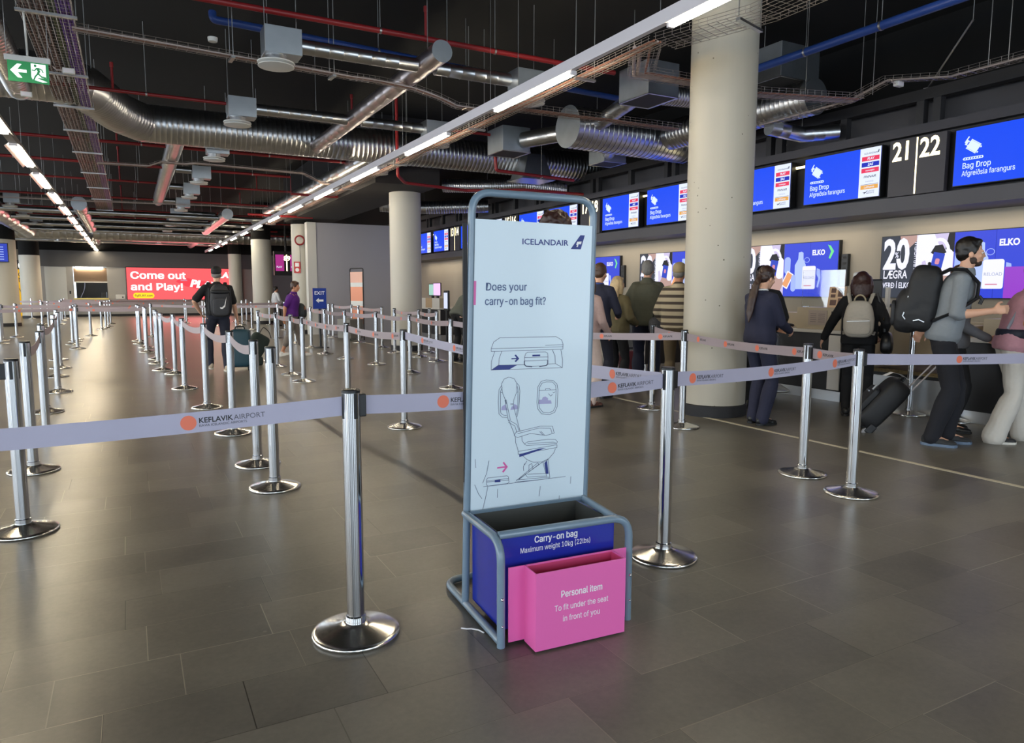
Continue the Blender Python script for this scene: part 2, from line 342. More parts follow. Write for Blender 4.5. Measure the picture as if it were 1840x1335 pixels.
# white sign panel on the posts
PM = frame((0.0, D-0.012, 0), (1, 0, 0), (0, 0, 1))
pm = MB()
pm.prism([(lx(0.012, 0.41), 0.41), (lx(W-0.012, 0.41), 0.41), (lx(W-0.010, 1.675), 1.672), (lx(-0.012+0.012, 1.675), 1.68)], -0.014, 0.0, PM)
PN = pm.build('sign_panel', panelwhite, ST, smooth=False, bevel=0.001)
MB().box(-0.004, D-0.006, 0.41, 0.014, D+0.004, 1.66).box(W-0.02, D-0.006, 0.41, W, D+0.004, 1.66).build('panel_clip', dark, ST, smooth=False)
DRAW={'bin':[[(0.119,1.125),(0.119,1.138),(0.13,1.165),(0.16,1.183),(0.432,1.181),(0.46,1.166),(0.468,1.146),(0.467,1.124),(0.119,1.125)],[(0.119,1.137),(0.467,1.135)],[(0.379,1.144),(0.466,1.144)],[(0.135,1.124),(0.12,1.083),(0.119,1.045),(0.465,1.041),(0.466,1.076),(0.457,1.121)],[(0.168,1.124),(0.156,1.094),(0.154,1.066)],[(0.414,1.122),(0.427,1.097),(0.43,1.062)],[(0.154,1.065),(0.275,1.062)],[(0.391,1.06),(0.431,1.06),(0.462,1.043)],[(0.154,1.066),(0.119,1.045)]],
'bag':[[(0.283,1.111),(0.292,1.116),(0.379,1.115),(0.39,1.109),(0.392,1.092),(0.391,1.06),(0.383,1.053),(0.289,1.053),(0.277,1.061),(0.277,1.096),(0.283,1.111)],[(0.278,1.093),(0.391,1.092)],[(0.278,1.078),(0.391,1.078)]],
'bagthick':[[(0.276,1.077),(0.276,1.063),(0.285,1.055),(0.313,1.052)],[(0.351,1.051),(0.383,1.054),(0.391,1.06),(0.391,1.076)]],
'seatback':[[(0.202,1.011),(0.18,1.004),(0.167,0.983),(0.171,0.945),(0.185,0.913),(0.19,0.894)],[(0.202,1.011),(0.227,1.003),(0.24,0.982),(0.24,0.944),(0.225,0.908),(0.223,0.886),(0.238,0.834),(0.256,0.771)],[(0.183,0.91),(0.189,0.912),(0.209,0.823),(0.2,0.818),(0.183,0.91)],[(0.209,0.818),(0.241,0.799),(0.252,0.77)],[(0.2,0.812),(0.231,0.794),(0.241,0.764)],[(0.204,0.818),(0.233,0.746)],[(0.21,0.89),(0.224,0.889)],[(0.21,0.895),(0.224,0.894)]],
'win1':[[(0.167,0.976),(0.155,0.958),(0.152,0.903),(0.155,0.853),(0.17,0.837),(0.193,0.834)],[(0.17,0.967),(0.163,0.952),(0.162,0.877),(0.164,0.855),(0.178,0.845),(0.191,0.843)],[(0.24,0.982),(0.251,0.972),(0.255,0.947),(0.251,0.871),(0.241,0.834)],[(0.24,0.973),(0.246,0.953),(0.245,0.872),(0.238,0.844)],[(0.162,0.946),(0.172,0.945)],[(0.241,0.943),(0.246,0.943)]],
'win2':[[(0.384,0.989),(0.419,0.985),(0.439,0.968),(0.444,0.942),(0.441,0.865),(0.428,0.84),(0.403,0.832),(0.363,0.838),(0.343,0.862),(0.339,0.891),(0.343,0.961),(0.359,0.984),(0.384,0.989)],[(0.385,0.981),(0.416,0.979),(0.432,0.962),(0.435,0.936),(0.432,0.866),(0.421,0.847),(0.399,0.84),(0.369,0.845),(0.352,0.865),(0.347,0.89),(0.351,0.957),(0.364,0.976),(0.385,0.981)],[(0.349,0.944),(0.435,0.943)],[(0.381,0.946),(0.382,0.95),(0.402,0.95),(0.405,0.945)]],
'birds':[[(0.396,0.927),(0.408,0.915),(0.416,0.923)],[(0.418,0.933),(0.423,0.929),(0.43,0.934)]],
'arm':[[(0.233,0.746),(0.228,0.753),(0.238,0.766),(0.357,0.783),(0.418,0.778),(0.427,0.746),(0.386,0.738),(0.308,0.754),(0.245,0.741),(0.233,0.746)],[(0.245,0.758),(0.35,0.775),(0.408,0.769),(0.416,0.747)],[(0.353,0.759),(0.37,0.741)],[(0.36,0.759),(0.378,0.74)]],
'cushion':[[(0.266,0.743),(0.267,0.724),(0.28,0.707),(0.29,0.701),(0.44,0.696),(0.444,0.705),(0.433,0.716),(0.393,0.72),(0.294,0.717),(0.28,0.71)],[(0.294,0.709),(0.422,0.705),(0.436,0.7)],[(0.234,0.743),(0.235,0.72),(0.248,0.681)],[(0.248,0.678),(0.442,0.691),(0.442,0.678),(0.248,0.665),(0.248,0.678)]],
'belly':[[(0.27,0.657),(0.291,0.637),(0.322,0.622),(0.365,0.619),(0.401,0.631),(0.426,0.655),(0.434,0.674)]],
'legs':[[(0.28,0.62),(0.273,0.605),(0.275,0.588)],[(0.291,0.631),(0.279,0.614)],[(0.345,0.617),(0.239,0.547)],[(0.369,0.618),(0.252,0.553)],[(0.345,0.617),(0.351,0.61),(0.249,0.549)],[(0.301,0.611),(0.315,0.617),(0.32,0.59),(0.301,0.582),(0.301,0.611)],[(0.28,0.575),(0.294,0.557),(0.387,0.552)],[(0.294,0.57),(0.386,0.564)],[(0.371,0.617),(0.391,0.547)],[(0.397,0.628),(0.407,0.542)],[(0.239,0.55),(0.403,0.545),(0.403,0.538),(0.232,0.541)],[(0.397,0.631),(0.394,0.625),(0.371,0.617)]],
'case':[[(0.097,0.569),(0.102,0.574),(0.194,0.574),(0.201,0.568),(0.203,0.543),(0.196,0.539),(0.102,0.538),(0.096,0.544),(0.097,0.569)],[(0.097,0.561),(0.201,0.561)],[(0.097,0.556),(0.201,0.554)]],
'floor':[[(0.082,0.537),(0.239,0.538),(0.487,0.539)]],
'frontseat':[[(0.108,0.65),(0.096,0.594),(0.078,0.554)],[(0.102,0.534),(0.09,0.481),(0.075,0.426)],[(0.043,0.663),(0.046,0.625)],[(0.041,0.55),(0.059,0.507),(0.074,0.486)],[(0.359,0.508),(0.352,0.462)],[(0.457,0.453),(0.454,0.42)],[(0.516,0.536),(0.514,0.503)],[(0.149,0.519),(0.147,0.481)]],
}
FILL={'navy':[[(0.12,1.046),(0.155,1.065),(0.241,1.062),(0.203,1.044)],[(0.253,0.664),(0.35,0.681),(0.386,0.681),(0.254,0.652)],[(0.379,0.613),(0.391,0.623),(0.4,0.561),(0.387,0.562)],[(0.315,1.104),(0.353,1.104),(0.353,1.097),(0.315,1.097)],[(0.135,0.561),(0.162,0.561),(0.162,0.55),(0.135,0.551)],[(0.214,1.093),(0.238,1.093),(0.229,1.105),(0.235,1.108),(0.251,1.09),(0.235,1.075),(0.229,1.079),(0.238,1.088),(0.214,1.088)]],
'pink':[[(0.147,0.618),(0.185,0.618),(0.173,0.634),(0.179,0.638),(0.197,0.614),(0.177,0.59),(0.17,0.595),(0.185,0.611),(0.147,0.611)]],
'grey':[[(0.346,0.883),(0.347,0.903),(0.363,0.902),(0.369,0.913),(0.381,0.915),(0.394,0.907),(0.394,0.897),(0.409,0.896),(0.413,0.881)],[(0.166,0.868),(0.168,0.883),(0.183,0.892),(0.197,0.866)],[(0.21,0.866),(0.217,0.883),(0.225,0.879),(0.227,0.891),(0.242,0.885),(0.246,0.868)]],
}

ZP = 0.0005
DN = dict(bin='overhead_bin_drawing', bag='carry_on_drawing', bagthick='carry_on_bumper_drawing', seatback='seat_back_drawing', win1='rear_window_drawing', win2='window_drawing', birds='birds_drawing', arm='armrest_drawing', cushion='seat_cushion_drawing', belly='seat_pan_drawing', legs='seat_leg_drawing', case='small_case_drawing', floor='floor_line_drawing', frontseat='front_seat_drawing')
for k, ls in DRAW.items():
    ln = MB()
    for q in ls: ln.stroke(q, 0.0044 if k == 'bagthick' else 0.0018, ZP, 0.0006, PM)
    ln.build(DN[k], lineink, PN, smooth=False)
for q, nm in zip(FILL['navy'], ('bin_shadow_print', 'seat_shadow_print', 'seat_leg_print', 'bag_label_print', 'case_label_print', 'navy_arrow')): MB().prism(q, ZP, ZP+0.0009, PM).build(nm, navy, PN, smooth=False)
MB().prism([(0.501,1.567),(0.552,1.567),(0.572,1.629),(0.55,1.629),(0.54,1.617)], ZP, ZP+0.0009, PM).build('tail_fin_emblem', navy, PN, smooth=False)
MB().prism(FILL['pink'][0], ZP, ZP+0.0009, PM).build('pink_arrow', magenta, PN, smooth=False)
MB().prism([(0.035,1.424),(0.051,1.423),(0.048,1.323),(0.032,1.324)], ZP, ZP+0.0009, PM).build('pink_tab', magenta, PN, smooth=False)
for q in FILL['grey']: MB().prism(q, ZP-0.0003, ZP+0.0002, PM).build('cloud_print', cloud, PN, smooth=False)
MB().prism([(0.529,1.588),(0.533,1.6),(0.556,1.602),(0.553,1.589),(0.54,1.589),(0.5365,1.577),(0.529,1.578),(0.534,1.583)], ZP+0.0009, ZP+0.0013, PM).build('bird_emblem', whitevinyl, PN, smooth=False)
T = lambda u, v, dz=0.001: PM @ Matrix.Translation((u, v, dz))
text(PN, 'ICELANDAIR', navy, T(0.262, 1.581), 0.0345, bold=0.012, sx=1.16)
text(PN, 'Does your', slateink, T(0.092, 1.384), 0.0475, bold=0.012, sx=0.94)
text(PN, 'carry-on bag fit?', slateink, T(0.089, 1.323), 0.0475, bold=0.012, sx=0.94)
# blue carry-on box
bz = MB().box(0.022, 0.045, 0.045, W-0.045, 0.052, 0.425)
bz.box(0.022, 0.052, 0.045, 0.029, D-0.03, 0.425).box(W-0.052, 0.052, 0.045, W-0.045, D-0.03, 0.425).box(0.022, 0.052, 0.045, W-0.045, D-0.03, 0.052)
BZ = bz.build('carry_on_box', sizerblue, ST, smooth=False)
MB().box(0.03, 0.053, 0.0525, W-0.053, 0.056, 0.427).box(0.03, D-0.036, 0.0525, W-0.053, D-0.032, 0.427).box(0.03, 0.056, 0.0525, 0.033, D-0.036, 0.427).box(W-0.056, 0.056, 0.0525, W-0.053, D-0.036, 0.427).box(0.033, 0.056, 0.0525, W-0.056, D-0.036, 0.0545).build('inner_lining', sizerin, BZ, smooth=False)
MB().box(0.012, D-0.03, 0.39, W-0.012, D-0.022, 0.44).build('back_rail', greyblue, ST, smooth=False)
BM = frame((0, 0.045, 0), (1, 0, 0), (0, 0, 1))
text(BZ, 'Carry-on bag', whitevinyl, BM @ Matrix.Translation((0.265, 0.382, 0.0005)), 0.0385, bold=0.02, align='CENTER', sx=0.95)
text(BZ, 'Maximum weight 10kg (22lbs)', whitevinyl, BM @ Matrix.Translation((0.265, 0.347, 0.0005)), 0.031, bold=0.004, align='CENTER', sx=0.86)
# pink personal item box
px = MB().box(0.03, -0.006, 0.015, 0.105, 0.0, 0.318).box(0.495, -0.006, 0.015, 0.57, 0.0, 0.318).box(0.098, -0.006, 0.015, 0.502, 0.0, 0.318)
px.box(0.098, -0.105, 0.008, 0.502, -0.1, 0.318).box(0.098, -0.1, 0.008, 0.103, -0.006, 0.318).box(0.497, -0.1, 0.008, 0.502, -0.006, 0.318).box(0.103, -0.1, 0.008, 0.497, -0.006, 0.013)
PX = px.build('personal_item_box', pink, ST, smooth=False, bevel=0.0008)
MB().box(0.1035, -0.0995, 0.0135, 0.4965, -0.098, 0.312).box(0.1035, -0.0085, 0.0135, 0.4965, -0.0065, 0.312).box(0.1035, -0.098, 0.0135, 0.105, -0.0085, 0.312).box(0.495, -0.098, 0.0135, 0.4965, -0.0085, 0.312).box(0.105, -0.098, 0.0135, 0.495, -0.0085, 0.015).build('inner_lining', pinkin, PX, smooth=False)
KM = frame((0, -0.105, 0), (1, 0, 0), (0, 0, 1))
text(PX, 'Personal item', whitevinyl, KM @ Matrix.Translation((0.3, 0.207, 0.0005)), 0.0385, bold=0.016, align='CENTER', sx=0.88)
text(PX, 'To fit under the seat\nin front of you', whitevinyl, KM @ Matrix.Translation((0.3, 0.155, 0.0005)), 0.0335, bold=0.004, align='CENTER', sx=0.86, ls=1.03)
tag(MB().tube([(1.135,2.55,0.004),(1.15,2.53,0.006),(1.17,2.525,0.004),(1.19,2.50,0.005),(1.2,2.47,0.004)], 0.003, 6).build('paper_scrap', whitevinyl, None), 'scrap of white twine lying on the floor beside the bag sizer', 'litter')

# ------------------------------------------------------------------ queue stanchions
def make_stanchion(clips=True, label=''):
    t = thing('queue_stanchion', label, 'stanchion', (0, 0, 0), 0)
    n = 40 if clips else 20
    MB().lathe([(0.172, 0.0), (0.176, 0.004), (0.176, 0.012), (0.172, 0.017), (0.155, 0.022), (0.11, 0.033), (0.07, 0.043), (0.05, 0.05), (0.048, 0.052)], n).build('base', basesteel, t, angle=60)
    MB().lathe([(0.041, 0.05), (0.041, 0.078), (0.037, 0.082)], 24).build('collar', chrome, t)
    MB().lathe([(0.0355, 0.07), (0.0355, 0.988)], 28).build('pole', chrome, t)
    MB().lathe([(0.0362, 0.986), (0.0362, 0.996), (0.032, 1.0), (0.0, 1.0)], 28, cap=False).build('cap', black, t)
    if clips:
        for k in range(4):
            a = k*PI/2; M = Matrix.Rotation(a, 4, 'Z')
            MB().box(0.030, -0.0085, 0.885, 0.0368, 0.0085, 0.986, M).build('belt_clip', black, t, smooth=False, bevel=0.003)
    return t
NEAR = make_stanchion(True); FAR = make_stanchion(False)
used = {'n': 0, 'f': 0}
def stanchion(x, y, label, rot=0.0, far=False, group='queue stanchions'):
    src = FAR if far else NEAR; k = 'f' if far else 'n'
    if not used[k]:
        used[k] = 1; src.location = (x, y, 0); src.rotation_euler = (0, 0, rot); src['label'] = label; src['group'] = group; return src
    return dup(src, (x, y, 0), rot, label, group)
def ordn(i): return ['nearest', 'second', 'third', 'fourth', 'fifth', 'sixth', 'seventh', 'eighth', 'ninth', 'tenth', 'eleventh', 'twelfth', 'thirteenth', 'fourteenth', 'fifteenth', 'sixteenth'][i]
def row(pts, where, farfrom=99, rot=0.0):
    for i, (x, y) in enumerate(pts):
        stanchion(x, y, '%s chrome stanchion %s' % (ordn(i), where), rot + 0.05*math.sin(i*7), far=(i >= farfrom))
stanchion(0.745, 2.72, 'largest chrome stanchion, in the foreground left of the white bag sizer stand', 0.25)
stanchion(2.40, 2.79, 'chrome stanchion standing just right of the bag sizer, two tapes meeting on its left', 0.35)
stanchion(4.32, 3.10, 'chrome stanchion at the right where two tapes meet, before the woman with the beige backpack', 0.3)
stanchion(4.46, 3.62, 'chrome stanchion beside the tape corner at right, just left of its larger neighbour', 0.3)
stanchion(4.94, 5.51, 'chrome stanchion standing directly in front of the large concrete column', 0.2)
stanchion(5.41, 6.57, 'chrome stanchion at the left edge of the large concrete column, by the striped sweater man', 0.2)
stanchion(7.74, 4.89, 'dark topped chrome stanchion behind the black wheeled case, left of the man with the backpack', 0.2)
stanchion(7.77, 4.42, 'short piece of chrome stanchion visible behind the legs of the man with the backpack', 0.2)
LROW = [(-0.6,4.81),(-0.71,6.43),(-0.76,8.0),(-0.89,9.53),(-0.91,11.35),(-1.08,13.39),(-1.13,14.86),(-1.29,16.67)]
row(LROW, 'in the row along the left edge of the photo', 5)
MROW = [(-1.13,19.66),(-1.32,21.34),(-1.33,22.48),(-1.35,23.59)]
row(MROW, 'in the tight bunch left of the empty aisle', 0)
stanchion(-1.07, 25.03, 'chrome stanchion standing alone in the empty aisle, ahead of the far left bunch', 0, True)
NROW = [(-0.91,29.39),(-0.8,30.2),(-0.74,31.32),(-0.71,33.9)]
row(NROW, 'in the far bunch below the kiosk hatch', 0)
FL = [(-2.96,22.37),(-3.12,23.85),(-2.97,25.37),(-2.71,29.7),(-2.63,30.9),(-3.2,34.9),(-2.48,34.17),(-4.34,35.6),(-2.73,38.6),(-2.76,40.6),(-4.2,41.6)]
for i, (x, y) in enumerate(FL): stanchion(x, y, '%s small chrome stanchion in the lanes at far left, below the yellow banner' % ordn(i), 0, True)
CROW = [(0.84,5.1),(0.84,5.85),(0.83,7.27),(0.75,9.03),(0.63,10.94),(0.62,13.0),(0.46,13.69),(0.43,15.0),(0.44,15.98),(0.3,17.91),(0.3,19.33),(0.2,20.81),(0.17,21.98),(0.55,23.94)]
row(CROW, 'in the row left of the man with the backpack and cap', 6, 0.3)
DROW = [(2.41,6.8),(2.3,8.51),(2.29,10.99),(2.32,12.04),(2.33,13.42),(2.21,14.65)]
row(DROW, 'in the sagging tape row right of the teal suitcase', 3, 0.2)
EROW = [(3.99,9.27),(4.15,11.39),(4.07,12.99),(3.84,14.34),(3.76,15.7),(3.87,17.55),(3.83,19.2),(3.8,21.5)]
row(EROW, 'in the middle lane between the purple shirt woman and the pale column', 1)
FROW = [(5.3,13.0),(5.34,14.08),(5.22,15.3),(5.9,14.9),(5.41,16.79),(5.40,18.76),(5.62,20.21),(5.33,21.22),(5.43,22.12)]
row(FROW, 'in the lane beside the far pale column and grey partition', 0)
for i in range(14):
    x = 2.3 + (i % 4)*0.85 + 0.2*math.sin(i*2.1); y = 26.5 + (i//4)*3.6 + 0.5*math.sin(i*1.3)
    stanchion(x, y, 'small distant chrome stanchion in the lanes before the red advert screen', 0, True, 'distant stanchions before the red screen')

# ------------------------------------------------------------------ retractable belts
beltm = mat('lavender_belt', 'b0adc2', 0.38, var=0.06, scale=5)
beltf = mat('mauve_belt', 'a3959b', 0.45, var=0.06, scale=5)
orange = mat('orange_print', 'e8795c', 0.5)
ink = mat('black_print', '222226', 0.5); thinink = mat('grey_print', '55535c', 0.5)
def emblem_mesh():
    mb = MB().prism([(0.027*math.cos(a*PI/10), 0.027*math.sin(a*PI/10)) for a in range(20)], 0, 0.0008)
    o = mb.build('emblem', orange, None, smooth=False); me = o.data; bpy.data.objects.remove(o); return me
EMB = emblem_mesh(); KS = 0.027; KW = KS*max(v.co.x for v in text_mesh('KEFLAVIK', ink, bold=0.02).vertices)
def belt(a, b, label, za=0.93, zb=0.93, sag=0.02, near=True, logos=1.1, off=0.35, flip=False, m=None, group='retractable queue belts', ra=0.036):
    A = Vector((a[0], a[1], za)); B = Vector((b[0], b[1], zb)); d = B - A; L = d.length; dn = d.normalized(); A = A + dn*ra; B = B - dn*ra; d = B - A; L = d.length
    h = Vector((dn.x, dn.y, 0)).normalized(); nrm = Vector((h.y, -h.x, 0))
    N = 10; vs = []; fs = []; up = Vector((0, 0, 0.0375)); th = nrm*0.0012
    def P(t): return A + d*t - Vector((0, 0, 4*sag*t*(1-t)))
    for i in range(N+1):
        p = P(i/N); vs += [p-up-th, p+up-th, p+up+th, p-up+th]
    for i in range(N):
        for j in range(4): fs.append((4*i+j, 4*i+(j+1) % 4, 4*i+4+(j+1) % 4, 4*i+4+j))
    fs += [(0, 3, 2, 1), (4*N, 4*N+1, 4*N+2, 4*N+3)]
    t = thing('queue_belt', label, 'belt', A, 0, group)
    mb = MB(); mb.add([v - A for v in vs], fs); mb.build('webbing', m or (beltm if near else beltf), t, angle=50)
    MB().box(-0.014, -0.02, -0.045, 0.02, 0.02, 0.045, frame((0, 0, 0), dn, (0, 0, 1)) @ Matrix.Rotation(PI/2, 4, 'X')).build('end_clip', black, t, smooth=False, bevel=0.004)
    if logos:
        s = off
        while s < L - 0.05:
            q = s/L; p = P(q) - A; tg = (P(min(1, q+0.02)) - P(max(0, q-0.02))).normalized(); n2 = nrm; x = tg
            if flip: n2 = -nrm; x = -tg
            # n2 must face the same side as x cross up
            if x.cross(Vector((0, 0, 1))).dot(n2) < 0: n2 = -n2
            M = frame(p + n2*0.0016, x, (0, 0, 1))
            o = bpy.data.objects.new('emblem', EMB); COL.objects.link(o); o.parent = t; o.matrix_local = M
            if near:
                text(t, 'KEFLAVIK', ink, M @ Matrix.Translation((0.034, -0.004, 0)), KS, bold=0.02)
                text(t, 'AIRPORT', thinink, M @ Matrix.Translation((0.036 + KW, -0.004, 0)), KS)
                text(t, 'ISAVIA ICELANDIC AIRPORTS', ink, M @ Matrix.Translation((0.034, -0.018, 0)), 0.0125)
            elif near is None:
                text(t, 'KEFLAVIK', ink, M @ Matrix.Translation((0.034, -0.006, 0)), KS, bold=0.02)
            s += logos
    return t
belt((-1.95, 2.98), (0.745, 2.72), 'long lavender tape crossing the left foreground, ending at the largest stanchion', 0.905, 0.935, 0.035, off=0.29, logos=0.9)
belt((0.745, 2.72), (2.40, 2.79), 'lavender tape running behind the bag sizer between the foreground stanchions', 0.935, 0.93, 0.02, off=0.36, logos=0.9)
belt((2.40, 2.79), (4.32, 3.10), 'lavender tape from the stanchion right of the bag sizer to the tape corner', 0.935, 0.93, 0.02, off=0.16, logos=0.72)
belt((4.32, 3.10), (8.2, 2.35), 'lavender tape passing in front of the man with the black backpack', 0.93, 0.92, 0.03, off=0.85, logos=1.14)
belt((5.41, 6.57), (4.94, 5.51), 'short mauve tape across the left side of the large concrete column', 0.94, 0.93, 0.012, near=None, off=0.6, logos=1.1)
belt((4.94, 5.51), (4.46, 3.62), 'mauve tape crossing in front of the dark suited woman and large column', 0.93, 0.93, 0.02, near=None, off=0.25, logos=0.5)
belt((4.46, 3.62), (4.32, 3.10), 'very short tape joining the two stanchions at the right tape corner', 0.93, 0.93, 0.004, near=None, off=0.1, logos=0.8)
belt((2.41, 6.8), (2.40, 2.79), 'long mauve tape running behind the bag sizer to the stanchion at its right', 0.94, 0.93, 0.04, near=True, off=0.5, logos=0.75)
belt((-0.6, 4.81), (-2.2, 4.9), 'tape leading out of view from the nearest stanchion of the left row', 0.93, 0.93, 0.03, logos=0, near=False)
for i in range(1, len(LROW)-1):
    belt(LROW[i], LROW[i+1], 'mauve tape between the %s and %s stanchions of the row along the left edge' % (ordn(i), ordn(i+1)), 0.93, 0.93, 0.05, near=False, logos=0)
for i in range(1, 7):
    belt(CROW[i], CROW[i+1], 'sagging mauve tape between the %s and %s stanchions left of the man with the cap' % (ordn(i), ordn(i+1)), 0.93, 0.93, 0.05, near=False, logos=0.6, off=0.3)
for i in range(len(DROW)-1):
    belt(DROW[i+1], DROW[i], 'mauve tape between the %s and %s stanchions of the row right of the teal suitcase' % (ordn(i), ordn(i+1)), 0.93, 0.93, 0.025, near=None if i < 2 else False, off=0.3, logos=0.55)
for i in range(len(EROW)-1):
    belt(EROW[i+1], EROW[i], 'mauve tape between the %s and %s stanchions of the middle lane' % (ordn(i), ordn(i+1)), 0.93, 0.93, 0.03, near=None if i < 1 else False, off=0.4, logos=0.8)
belt((3.99, 9.27), (4.94, 5.51), 'long mauve tape passing behind the bag sizer towards the large column', 0.93, 0.93, 0.06, near=None, logos=0.8)
for i, (a, b) in enumerate([((5.3,13.0),(5.34,14.08)), ((5.34,14.08),(5.22,15.3)), ((5.41,16.79),(5.40,18.76)), ((5.40,18.76),(5.62,20.21)), ((5.62,20.21),(5.33,21.22))]):
    belt(b, a, '%s mauve tape along the lane beside the far pale column' % ordn(i), 0.93, 0.93, 0.03, near=False, logos=0.8)
# belts across the far lanes
cross = [((-3.12,23.85), (-1.35,23.59)), ((-1.35,23.59), (0.55,23.94)), ((-4.6,19.5), (-1.13,19.66)), ((-1.13,19.66), (0.3,19.33)), ((-1.32,21.34), (0.2,20.81)), ((-2.97,25.37), (-1.07,25.03)), ((-2.71,29.7), (-0.91,29.39)), ((-0.91,29.39), (2.4,29.9)),
         ((-0.74,31.32), (2.6,33.6)), ((-2.63,30.9), (-0.8,30.2)), ((-2.48,34.17), (-0.71,33.9)), ((-0.71,33.9), (3.2,37.2)), ((-4.34,35.6), (-2.48,34.17)), ((0.55,23.94), (3.8,21.5)), ((2.3,26.5), (4.9,26.8)), ((-2.73,38.6), (2.6,37.5))]
for i, (a, b) in enumerate(cross):
    belt(a, b, 'dusky mauve tape, %s of those strung across the far lanes' % ordn(i), 0.93, 0.93, 0.02, near=False, logos=1.0)
# ------------------------------------------------------------------ ceiling services
def seg_duct(mb, pts, r, pitch=0.0, rib=0.004, n=24):
    """spiral duct along a polyline with standing seams"""
    P = [Vector(p) for p in pts]; path = []; rad = []
    for i in range(len(P)-1):
        a, b = P[i], P[i+1]; L = (b-a).length; path.append(a); rad.append(r)
        if pitch and L > pitch*1.5:
            k = int(L/pitch)
            for j in range(1, k):
                s = j*pitch; w = min(0.012, pitch*0.18)
                for q, rr in ((s-w, r), (s, r+rib), (s+w, r)): path.append(a + (b-a)*(q/L)); rad.append(rr)
    path.append(P[-1]); rad.append(r)
    return mb.tube(path, rad, n)
def hangers(t, pts, ztop=ZC, r=0.005, clamp=None, loc=Vector((0, 0, 0))):
    for p in pts:
        p = Vector(p) - loc
        MB().tube([p, (p.x, p.y, ztop - loc.z)], r, 5).build('hanger_rod', rod, t)
def duct(label, pts, r, pitch=0.0, rib=0.004, m=None, hang=(), name='ventilation_duct', n=24, group=None, caps=True):
    t = thing(name, label, 'duct', pts[0], 0, group); o = Vector(pts[0])
    seg_duct(MB(), [Vector(p)-o for p in pts], r, pitch, rib, n).build('spiral_tube', m or galv, t, angle=30)
    if caps:
        a, b = Vector(pts[0]), Vector(pts[1]); d = (a-b).normalized()
        MB().tube([d*0.0, d*0.012], r*1.02, n).build('end_cap', galvbox, t)
    for p in hang: hangers(t, [p], loc=o)
    return t
def pipe(label, pts, r, m, cat='pipe', hang=(), name='pipe', fl=0.0, n=12, clamps=True):
    t = thing(name, label, cat, pts[0]); o = Vector(pts[0]); q = [Vector(p)-o for p in pts]
    MB().tube(fillet(q, fl) if fl else q, r, n).build('tube', m, t)
    for p in hang:
        v = Vector(p)-o; hangers(t, [p], loc=o)
        if clamps:
            d = Vector((1, 0, 0)) if abs(q[-1].x) > abs(q[-1].y) else Vector((0, 1, 0))
            MB().tube([v-d*0.012, v+d*0.012], r*1.12, n).build('clamp', rod, t)
    return t
# sprinkler and water pipes
redys = [(8.1, 4.3, -5, 5.9, 0.032), (11.25, 4.05, -6, 5.6, 0.024), (15.35, 4.1, -7, 4.55, 0.03), (17.6, 4.05, -8, 3.5, 0.03), (20.6, 4.1, -8, 4.5, 0.026), (23.9, 4.05, -8, 4.4, 0.03), (27.0, 4.0, -8, 5.0, 0.026), (30.2, 4.05, -8, 6, 0.026), (33.4, 4.0, -8, 6, 0.026), (36.0, 4.0, -8, 7, 0.026)]
redwhere = ['nearest the camera at the top, crossing above the round capped duct', 'crossing just before the big ribbed duct', 'seen just under the big ribbed duct', 'behind the first short branch duct at left', 'with a drop near the right lamp row', 'above the far left branch duct', 'over the far diffusers', 'before the far crossing duct', 'just before the dark band of the far wall', 'deepest in the hall']
for (y, z, xa, xb, r), w in zip(redys, redwhere):
    pts = [(xa, y, z), (xb, y, z)]
    if y == 17.6: pts += [(3.5, y, 3.66), (5.0, y, 3.66)]
    t = pipe('red sprinkler pipe ' + w, pts, r, red, hang=[(x, y, z) for x in (-4.2, -1.9, 0.35, 2.65, 4.1) if xa < x < xb - 0.2], name='sprinkler_pipe')
    for x in (0.3, 3.55):
        if x < xb: MB().tube([(x-0.35-xa, 0, 0), (x-0.35-xa, 0, 0.34)], 0.017, 8).lathe([(0.024, 0.30), (0.024, 0.36)], 10, Matrix.Translation((x-0.35-xa, 0, 0))).build('sprinkler_head', red, t)
pipe('red pipe with a drop and bend beside the second pale column, under the dark soffit', [(4.64, 13.3, 5.0), (4.65, 13.3, 3.58), (4.9, 13.6, 3.5), (6.4, 14.0, 3.5), (7.6, 13.6, 3.55), (9.1, 13.6, 3.55)], 0.03, red, fl=0.06, name='sprinkler_pipe')
pipe('red pipe bending down before the grey duct transition above the bag sizer', [(6.1, 12.1, 4.3), (6.15, 12.1, 3.62), (8.0, 12.3, 3.6)], 0.03, red, fl=0.06, hang=[(7.2, 12.22, 3.6)], name='sprinkler_pipe')
pipe('red pipe low over the far partition end, left of the grey wall', [(3.2, 22.4, 3.62), (5.1, 22.5, 3.62)], 0.035, red, name='sprinkler_pipe')
pipe('blue water pipe crossing the ceiling behind the round capped duct', [(0.97, 8.82, 4.44), (0.97, 8.8, 4.35), (1.2, 8.8, 4.35), (4.6, 9.1, 4.35), (7.4, 9.3, 4.35)], 0.042, blue, fl=0.09, hang=[(1.55, 8.83, 4.35), (2.9, 8.95, 4.35), (4.15, 9.06, 4.35), (5.6, 9.17, 4.35)], name='water_pipe')
pipe('blue water pipe running over the check-in screens at upper right', [(7.45, 9.3, 4.32), (7.45, 6.2, 4.3), (7.47, -3, 4.3)], 0.05, blue, hang=[(7.45, 7.9, 4.3), (7.45, 6.3, 4.3), (7.45, 5.3, 4.3), (7.46, 4.2, 4.3)], name='water_pipe')

